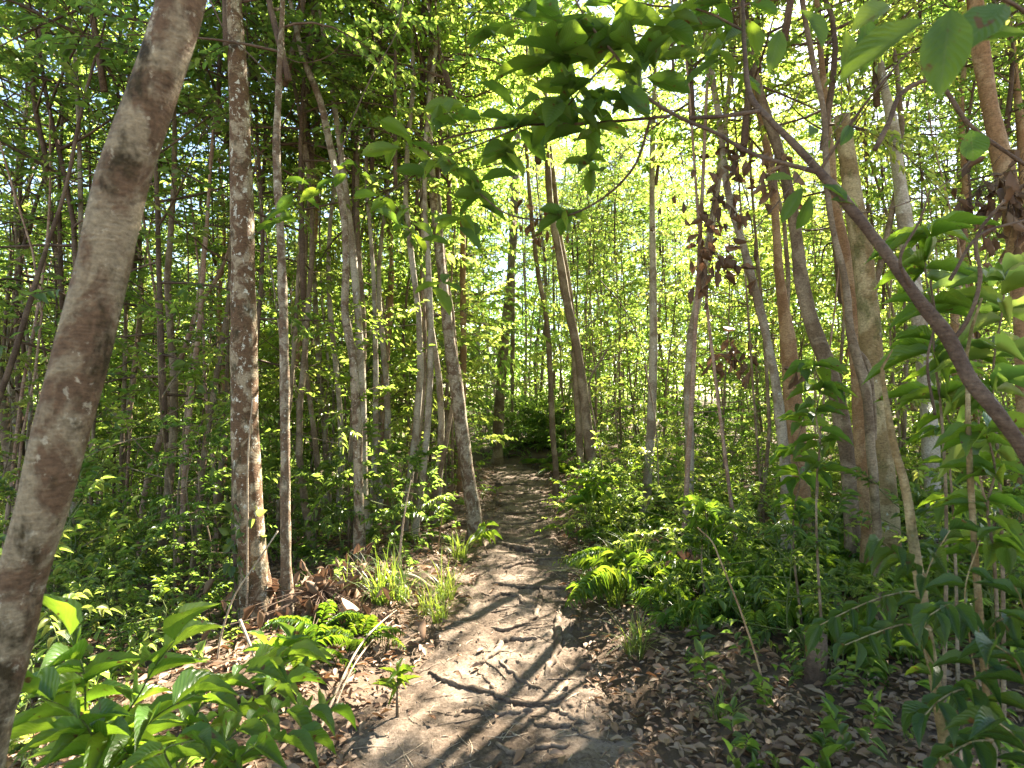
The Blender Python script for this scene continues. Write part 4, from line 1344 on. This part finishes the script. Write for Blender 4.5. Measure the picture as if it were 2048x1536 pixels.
# overhanging tree at the right with big leaves over the centre
def overhang():
    r = np.random.default_rng(60)
    lim = [
        [(2330, 1700, 1.55, 58), (2200, 1250, 1.55, 50), (2110, 1000, 1.58, 44), (2048, 900, 1.6, 40), (1990, 820, 1.62, 38), (1940, 760, 1.65, 37), (1900, 680, 1.68, 35), (1830, 590, 1.72, 31), (1760, 490, 1.78, 28), (1700, 415, 1.82, 27), (1640, 345, 1.86, 23), (1600, 300, 1.9, 20), (1545, 245, 1.95, 17), (1505, 200, 2.0, 15), (1490, 110, 2.05, 12), (1485, 0, 2.1, 9), (1480, -80, 2.1, 6)],
        [(1640, 345, 1.86, 14), (1580, 330, 1.9, 12), (1500, 305, 1.95, 11), (1430, 265, 2.0, 10), (1360, 235, 2.05, 10), (1290, 190, 2.1, 9), (1230, 110, 2.1, 8), (1180, 50, 2.1, 6), (1140, -20, 2.1, 5)],
        [(1520, 222, 1.97, 12), (1450, 232, 2.0, 11), (1380, 236, 2.05, 10)],
        [(1340, 232, 2.05, 9), (1260, 240, 2.15, 8), (1150, 248, 2.25, 7), (1050, 250, 2.3, 6), (940, 265, 2.35, 5), (850, 290, 2.4, 4)],
        [(1300, 240, 2.1, 8), (1270, 330, 2.2, 7), (1200, 400, 2.3, 6), (1120, 435, 2.35, 5), (1020, 430, 2.4, 5), (950, 380, 2.45, 4)],
        [(1050, 250, 2.3, 5), (980, 280, 2.35, 5), (880, 320, 2.4, 4), (760, 400, 2.45, 3)],
        [(1900, 690, 1.68, 12), (1935, 640, 1.66, 11), (1960, 560, 1.65, 10), (1955, 470, 1.64, 9), (2010, 400, 1.6, 7)],
        [(2110, 1000, 1.58, 30), (2200, 600, 1.3, 24), (2180, 250, 1.1, 18), (2090, 60, 0.95, 12), (1960, -20, 0.9, 9), (1840, -30, 0.9, 7)],
        [(1640, 340, 1.86, 9), (1700, 250, 1.8, 8), (1760, 170, 1.75, 6), (1830, 90, 1.7, 5)],
        [(1230, 110, 2.1, 6), (1180, 160, 2.15, 5), (1120, 230, 2.2, 4)],
        [(1485, 60, 2.08, 7), (1400, 20, 2.1, 6), (1300, 10, 2.1, 5), (1220, -10, 2.1, 4)],
        [(1830, 590, 1.72, 9), (1800, 520, 1.7, 8), (1840, 440, 1.68, 6), (1860, 380, 1.66, 4)],
    ]
    mbt = MB()
    base = None
    for li in lim:
        P = np.array([[*W(px, py, d), w / 2 / F * d] for px, py, d, w in li])
        if base is None:
            b = P[0].copy()
            b[2] = float(ground_z(b[0], b[1])) - 0.05
            b[3] *= 1.2
            P = np.vstack([b, P]) if P[0][2] > b[2] + 0.1 else P
            base = np.array([P[0][0], P[0][1], float(ground_z(P[0][0], P[0][1]))])
        S = spline(P, 8 * len(P))
        tube(mbt, S[:, :3] - base, np.maximum(S[:, 3] * 0.74, 0.0015), 12, 0, True, 0.10, r)
    root = thing('overhanging_tree', 'brown branch slanting across the right side with big leaves hanging over the centre', 'tree', base)
    part('trunk', mbt.mesh('trunk', [B_TWIG]), root)
    lc, mb = LC(), MB()
    # whorls: px, py, depth, count, leaf length
    wh = [(905, 225, 2.3, 9, .17), (960, 375, 2.45, 9, .2), (870, 330, 2.4, 8, .17), (935, 445, 2.5, 6, .18), (890, 560, 2.5, 5, .16), (1140, 425, 2.35, 5, .17), (1190, 250, 2.2, 9, .19), (1100, 110, 2.1, 10, .22),
          (1040, 50, 2.1, 8, .2), (1230, 50, 2.1, 9, .2), (1290, 150, 2.1, 8, .19), (1160, 170, 2.15, 9, .2), (1235, 200, 2.1, 7, .18), (820, 290, 2.4, 7, .16), (760, 400, 2.45, 6, .15), (690, 340, 2.6, 6, .15),
          (1120, 230, 2.2, 8, .2), (1030, 250, 2.3, 8, .17), (1000, 300, 2.35, 7, .17), (1330, 60, 2.1, 8, .18), (1400, 20, 2.1, 8, .18), (1480, 40, 2.1, 7, .16), (1450, 120, 2.05, 6, .16), (1190, 330, 2.3, 6, .16),
          (1250, 100, 2.1, 8, .2), (1090, 200, 2.2, 6, .18), (1150, 60, 2.1, 8, .2), (830, 460, 2.5, 5, .15), (610, 380, 2.7, 5, .14), (560, 440, 2.7, 4, .14)]
    for px, py, d, n, L in wh:
        n = max(5, int(n * 0.95))
        L = L * 0.92
        c = W(px, py, d) - base
        az = r.uniform(0, 6.28) + np.arange(n) * 2 * math.pi / n + r.normal(0, 0.25, n)
        dd = np.column_stack([np.cos(az), np.sin(az) * 0.8, r.normal(-0.25, 0.35, n)])
        lc.add(c + r.normal(0, 0.03, (n, 3)), dd, r.normal(0, 0.35, (n, 3)) + [0, 0.25, 1], L * r.uniform(0.7, 1.12, n), r.uniform(0.36, 0.46, n))
    # single leaves along the limb on the right and the large blurred ones close by
    for px, py, d, dx, dz, L, wr in [(1620, 390, 1.85, -0.2, -1, .13, .42), (1605, 375, 1.85, -0.5, -0.8, .15, .36), (1590, 360, 1.86, -0.9, 0.1, .11, .42), (1640, 370, 1.84, 0.6, -0.6, .12, .42), (1660, 400, 1.82, 0.9, -0.1, .12, .4), (1620, 270, 1.9, 0.3, 0.5, .05, .9), (1690, 60, 1.2, 0.1, -1, .12, .4),
                                     (1730, 30, 1.1, 0.1, -1, .12, .45), (1900, 20, 0.86, -0.25, -1, .16, .46), (1850, 40, 0.84, -0.9, -0.55, .17, .3), (2010, 10, 0.9, -0.4, -0.35, .14, .5), (1960, 60, 1.1, -0.6, -0.3, .12, .4), (2060, 70, 0.95, -0.9, 0.1, .14, .4),
                                     (1780, 10, 1.0, -0.6, -0.4, .12, .4), (1940, 260, 1.6, 0.1, -0.6, .10, .85), (1700, 250, 1.8, -0.4, -0.7, .1, .45), (1560, 60, 1.6, -0.3, -1, .15, .4), (1600, 20, 1.6, 0.4, -1, .16, .4)]:
        lc.add(W(px, py, d) - base, [dx, r.normal(-0.1, 0.2), dz], [r.normal(0, 0.3), -0.8, 0.6], L * 0.85, wr)
    lc.write(mb, T_OB, 0)
    part('foliage', mb.mesh('foliage', [M_BIG]), root)


overhang()

# right mid shrubs with long horizontal leaves
def fan(name, label, foot, nodes, L, Wr, n, mat, seed, droop=0.05, tilt=0.3, bark=B_BROWN, tm=T_HI):
    """Upright stem carrying whorls of long leaves at its nodes."""
    r = np.random.default_rng(seed)
    P = [foot] + nodes
    S = spline(np.array([W(*q) for q in P]), 8 * len(P))
    loc = S[0].copy()
    root = thing(name, label, 'shrub', loc)
    ms, mb, lc = MB(), MB(), LC()
    tube(ms, S - loc, np.linspace(0.009, 0.003, len(S)), 7, 0)
    part('stem', ms.mesh('stem', [bark]), root)
    for q in nodes:
        c = W(*q) - loc
        az = r.uniform(0, 6.28) + np.arange(n) * 2 * math.pi / n + r.normal(0, 0.3, n)
        dd = np.column_stack([np.cos(az), np.sin(az), r.normal(0.05 - droop, tilt, n)])
        lc.add(c + np.column_stack([np.zeros(n), np.zeros(n), r.normal(0, 0.02, n)]), dd, r.normal(0, 0.25, (n, 3)) + [0, 0, 1], L * r.uniform(0.7, 1.1, n), Wr * r.uniform(0.85, 1.15, n))
    lc.write(mb, tm, 0)
    part('foliage', mb.mesh('foliage', [mat]), root)


fan('long_leaf_shrub', 'shrub with long narrow sunlit leaves behind the slanting branch at the right edge', to_ground(1870, 700, 2.3), [(1880, 800, 2.3), (1868, 700, 2.3), (1865, 620, 2.3), (1850, 540, 2.3), (1856, 470, 2.3)], 0.26, 0.2, 8, M_FRESH, 91)
fan('long_leaf_shrub', 'long leaved shrub against the picture edge below the slanting branch', to_ground(1990, 800, 2.1), [(1995, 900, 2.1), (1985, 780, 2.1), (1990, 700, 2.1), (2005, 620, 2.1), (2010, 560, 2.1)], 0.24, 0.24, 7, M_MID, 92)
fan('long_leaf_shrub', 'broad leaved shrub left of the broken stub at chest height', to_ground(1640, 850, 3.0), [(1635, 940, 3.0), (1640, 880, 3.0), (1632, 830, 3.0), (1640, 780, 3.0), (1630, 735, 3.0)], 0.19, 0.38, 6, M_BIG, 93)
fan('long_leaf_shrub', 'broad leaved shrub right of the broken stub with leaves over the whitish trunk', to_ground(1905, 850, 2.7), [(1905, 1000, 2.7), (1900, 930, 2.7), (1905, 870, 2.7), (1890, 810, 2.7), (1900, 750, 2.7)], 0.18, 0.36, 6, M_FRESH, 94)
fan('long_leaf_shrub', 'leafy shrub low in the right thicket with leaves before the thick brown trunk', to_ground(1600, 900, 3.4), [(1590, 1010, 3.4), (1600, 960, 3.4), (1590, 900, 3.4), (1605, 850, 3.4)], 0.19, 0.42, 7, M_FRESH, 95)
fan('long_leaf_shrub', 'shrub with sunlit leaves at the right edge beneath the slanting branch', to_ground(1970, 950, 1.9), [(1985, 1090, 1.9), (1975, 1010, 1.9), (1990, 940, 1.9), (1975, 870, 1.9)], 0.16, 0.42, 7, M_FRESH, 96)
fan('long_leaf_shrub', 'pale leaved seedling with narrow leaves beside the far right of the path', to_ground(1180, 985, 6.0), [(1175, 1000, 6.0), (1185, 985, 6.0), (1195, 968, 6.0)], 0.34, 0.2, 9, M_FRESH, 97, 0.2)
fan('long_leaf_shrub', 'sunlit seedling with narrow leaves on the bank right of the path', to_ground(1410, 1040, 3.9), [(1405, 1090, 3.9), (1415, 1050, 3.9), (1410, 1020, 3.9)], 0.24, 0.18, 9, M_FRESH, 98)
fan('long_leaf_shrub', 'narrow leaved seedling at the left path edge by the leaning pale tree', to_ground(975, 1062, 5.6), [(965, 1075, 5.6), (972, 1060, 5.6)], 0.22, 0.2, 7, M_FRESH, 99)
fan('long_leaf_shrub', 'small grassy leaved seedling on the bare sand left of the roots', to_ground(795, 1365, 2.75), [(795, 1368, 2.75), (797, 1352, 2.75)], 0.13, 0.13, 7, M_FRESH, 100, -0.4)
fan('long_leaf_shrub', 'small glossy seedling at the right end of the straight step root', to_ground(1160, 1175, 4.2), [(1160, 1180, 4.2), (1162, 1168, 4.2)], 0.17, 0.3, 7, M_FRESH, 101)
fan('long_leaf_shrub', 'five leaved seedling in the dead leaves right of the path', to_ground(1330, 1230, 3.55), [(1330, 1238, 3.55), (1332, 1225, 3.55)], 0.11, 0.5, 5, M_FRESH, 102)

# drooping dark glossy leaves in the near right corner
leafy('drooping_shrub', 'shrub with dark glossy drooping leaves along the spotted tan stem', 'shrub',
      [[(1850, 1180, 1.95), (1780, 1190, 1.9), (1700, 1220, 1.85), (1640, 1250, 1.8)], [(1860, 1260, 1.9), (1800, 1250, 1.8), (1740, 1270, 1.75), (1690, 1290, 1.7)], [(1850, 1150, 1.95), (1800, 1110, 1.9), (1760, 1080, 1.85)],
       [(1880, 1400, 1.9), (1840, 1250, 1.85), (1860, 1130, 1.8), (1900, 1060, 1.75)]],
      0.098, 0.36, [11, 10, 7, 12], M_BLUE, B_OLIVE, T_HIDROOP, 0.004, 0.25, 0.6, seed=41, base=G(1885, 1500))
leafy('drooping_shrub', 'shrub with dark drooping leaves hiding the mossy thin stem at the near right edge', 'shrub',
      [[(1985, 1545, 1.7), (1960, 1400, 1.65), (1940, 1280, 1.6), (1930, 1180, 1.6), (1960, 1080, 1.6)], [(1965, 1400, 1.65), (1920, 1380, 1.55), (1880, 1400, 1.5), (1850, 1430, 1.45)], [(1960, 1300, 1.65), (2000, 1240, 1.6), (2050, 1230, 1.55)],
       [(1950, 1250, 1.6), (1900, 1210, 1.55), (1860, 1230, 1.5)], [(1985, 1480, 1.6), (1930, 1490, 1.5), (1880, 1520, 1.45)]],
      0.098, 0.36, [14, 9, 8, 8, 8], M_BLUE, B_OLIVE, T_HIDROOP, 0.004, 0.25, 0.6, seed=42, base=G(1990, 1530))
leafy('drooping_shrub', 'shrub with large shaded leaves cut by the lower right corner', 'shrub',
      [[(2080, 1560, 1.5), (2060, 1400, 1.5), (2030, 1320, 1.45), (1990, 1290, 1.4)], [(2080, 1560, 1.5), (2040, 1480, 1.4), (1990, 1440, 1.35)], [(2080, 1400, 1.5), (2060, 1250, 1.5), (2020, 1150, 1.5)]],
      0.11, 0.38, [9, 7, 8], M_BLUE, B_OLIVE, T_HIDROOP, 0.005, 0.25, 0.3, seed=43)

# ferns, grass tufts, seedlings
FN = [(1510, 1230, 'hanging fern with a long frond over the dead leaves right of the path', 1.1), (1560, 1150, 'bright fern behind the long hanging frond', 1.1), (1460, 1100, 'fern beside the fallen log', 1.0), (1270, 1090, 'small fern on the bank by the dark thin pole', 0.8),
      (1240, 1050, 'fern on the bank nearest the far bend', 0.8), (640, 1250, 'fern between the slender pole and the dead leaf heap', 0.9), (720, 1270, 'fern at the left edge of the sunlit sand', 0.75), (600, 1300, 'fern close behind the slender pole foot', 0.8), (1700, 1280, 'fern under the drooping leaves', 1.0),
      (1640, 1100, 'fern at the foot of the broken stub', 1.0), (1990, 1180, 'fern at the right edge in the shade', 1.0), (1400, 1000, 'fern in the thicket right of the path', 0.9), (1330, 990, 'fern beyond the narrow leaved seedling', 0.9), (1120, 930, 'fern on the mound at the path end', 1.0), (1080, 915, 'fern left of the one on the mound at the path end', 1.0),
      (1890, 1100, 'fern behind the spotted tan stem', 1.0), (530, 1200, 'fern behind the foot of the mottled tree', 0.9), (880, 1030, 'fern beside the leaning pale tree foot', 0.8)]
for i, (px, py, lab, sc) in enumerate(FN):
    g = G(px, py + 15)
    single('fern', FERN[i % 4], lab, 'fern', g, i * 1.9, sc * (0.75 if px < 900 else 1.0), 'ferns along the path')
GR = [(800, 1190, 'bright sunlit grass tuft at the left of the path', 1.1), (850, 1215, 'grass tuft arching over the sand beside the sunlit one', 1.1), (760, 1200, 'grass tuft behind the sunlit one by the dead leaves', 0.9), (890, 1190, 'fine grass tuft whose blades reach the path roots', 1.0), (880, 1235, 'small grass tuft at the upper edge of the sunlit sand', 0.7),
      (960, 1080, 'grass tuft at the foot of the leaning pale tree', 0.8), (1200, 1180, 'grass tuft by the step root at the right', 0.8), (1230, 1205, 'grass tuft right of the wavy root', 0.8), (1270, 1300, 'thin grass tuft in the dead leaves right of the path', 0.8), 
      (1440, 1430, 'sunlit curling grass in the right foreground', 0.7), (1280, 1130, 'grass tuft on the bank below the narrow leaved seedling', 0.9), (1230, 1120, 'grass tuft near the right side of the path middle', 0.8), (1380, 1250, 'grass tuft below the fallen log', 0.9), (1340, 1190, 'grass before the fallen log', 0.9), (1900, 1010, 'grass clump behind the spotted stem', 1.0),
      (700, 1180, 'grass tuft among the heap of dead leaves', 0.8), (920, 1110, 'grass tuft on the left bank of the narrow path', 0.9)]
for i, (px, py, lab, sc) in enumerate(GR):
    g = G(px, py + 10)
    single('grass_tuft', GRASS[i % 4], lab, 'grass tuft', g, i * 2.1, sc, 'grass tufts along the path')

mr = np.random.default_rng(99)
for i in range(26):
    px, d = mr.uniform(960, 1180), mr.uniform(13.3, 16)
    p = W(px, 800, d)
    single('shrub', SH_PROTO[[0, 3, 2][i % 3]], 'leafy shrub closing the view at the end of the path', 'shrub', (p[0], p[1], float(ground_z(p[0], p[1])) - 0.03), mr.uniform(0, 6.28), mr.uniform(0.9, 1.5), 'shrubs at the end of the path')

# small rootlets and thin leafless vines
ra = np.random.default_rng(123)
mb = MB()
for i in range(70):
    y = 1.7 + 8 * ra.uniform() ** 1.4
    x = path_x(y) + ra.uniform(-0.75, 0.75) * path_hw(y)
    az = ra.normal(0.1, 0.5) + (math.pi / 2 if ra.uniform() < 0.25 else 0)
    ln = ra.uniform(0.15, 0.6)
    q = []
    for k, t in enumerate(np.linspace(-0.5, 0.5, 5)):
        xx = x + math.cos(az) * ln * t + ra.normal(0, 0.012)
        yy = y + math.sin(az) * ln * t + ra.normal(0, 0.012)
        q.append([xx, yy, surf_z(xx, yy) + (0.004 if 0 < k < 4 else -0.012)])
    S = spline(q, 14)
    tube(mb, S, ra.uniform(0.0022, 0.0055) * np.sin(np.linspace(0.25, 2.9, 14)), 6, 0, True, 0.1, ra)
structure('rootlets', mb.mesh('rootlets', [B_ROOT]), 'stuff', 'many fine rootlets webbing the worn soil of the path', 'rootlets')

VINES = [([(672, 330), (705, 240), (745, 150), (790, 70), (812, -20)], 3.2, 0.004, 'thin dark bare twig slanting up past the yellow green crown'),
         ([(1500, 470), (1560, 400), (1640, 300), (1720, 200), (1790, 130)], 1.75, 0.0022, 'fine pale twig crossing diagonally before the broken stub'),
         ([(1560, 250), (1620, 150), (1660, 80), (1700, 20)], 1.7, 0.002, 'fine straight twig crossing above the slanting branch'),
         ([(1750, 300), (1780, 240), (1800, 190), (1860, 160), (1940, 250), (2050, 330)], 2.6, 0.012, 'bare bough arching down to the right before the glaring sky'),
         ([(1700, 430), (1800, 410), (1900, 360), (1960, 300)], 2.3, 0.003, 'thin twig curving over the glaring patch of sky'),
         ([(1900, 560), (1960, 470), (2050, 440)], 1.9, 0.006, 'dark twig curling at the right edge above the slanting branch'),
         ([(1870, 830), (1855, 720), (1870, 640), (1860, 560)], 2.0, 0.005, 'dark bare stem hanging beside the whitish trunk'),
         ([(1700, 690), (1730, 720), (1745, 790), (1750, 880)], 3.6, 0.02, 'short mossy limb curving out of the broken stub'),
         ([(1215, 700), (1180, 760), (1190, 850), (1205, 940), (1208, 970)], 6.6, 0.012, 'pale bowed stem right of the close pair of trunks'),
         ([(1290, 730), (1310, 840), (1316, 930), (1318, 990)], 5.6, 0.009, 'pale thin stem on the bank between the path and the ferns'),
         ([(560, 110), (600, 125), (660, 110), (700, 60)], 4.2, 0.005, 'bare side twig beside the slender pale pole'),
         ([(420, 0), (450, 60), (500, 110), (560, 170)], 3.7, 0.006, 'dark bough crossing behind the top of the mottled tree'),
         ([(1200, 560), (1250, 620), (1290, 720), (1300, 840)], 7.2, 0.008, 'thin leaning stem in the thicket right of the close pair')]
for pix, d, r0, lab in VINES:
    stick(pix, [d] * len(pix), r0, B_TWIG if r0 < 0.009 or d < 3 else B_BROWN, lab, 'bare_branch', 'branch')

# ferns, low herbs and shrubs thickly covering the right bank
fr = np.random.default_rng(222)
for i in range(78):
    d = fr.uniform(2.9, 7.0)
    px = fr.uniform(1150, 1900)
    p = W(px, 800, d)
    if p[0] - path_x(p[1]) < path_hw(p[1]) + 0.22:
        continue
    if 1680 < px < 1860 and d < 4.3:
        continue
    g = (p[0], p[1], float(ground_z(p[0], p[1])))
    if i % 2 == 0:
        single('fern', FERN[i % 4], 'fern in the thick growth on the bank right of the path', 'fern', g, fr.uniform(0, 6.28), fr.uniform(0.7, 1.3), 'ferns in the growth on the right bank')
    else:
        single('shrub', SH_PROTO[i % 6], 'small bush in the thick growth on the bank right of the path', 'shrub', g, fr.uniform(0, 6.28), fr.uniform(0.4, 0.8), 'small bushes on the right bank')
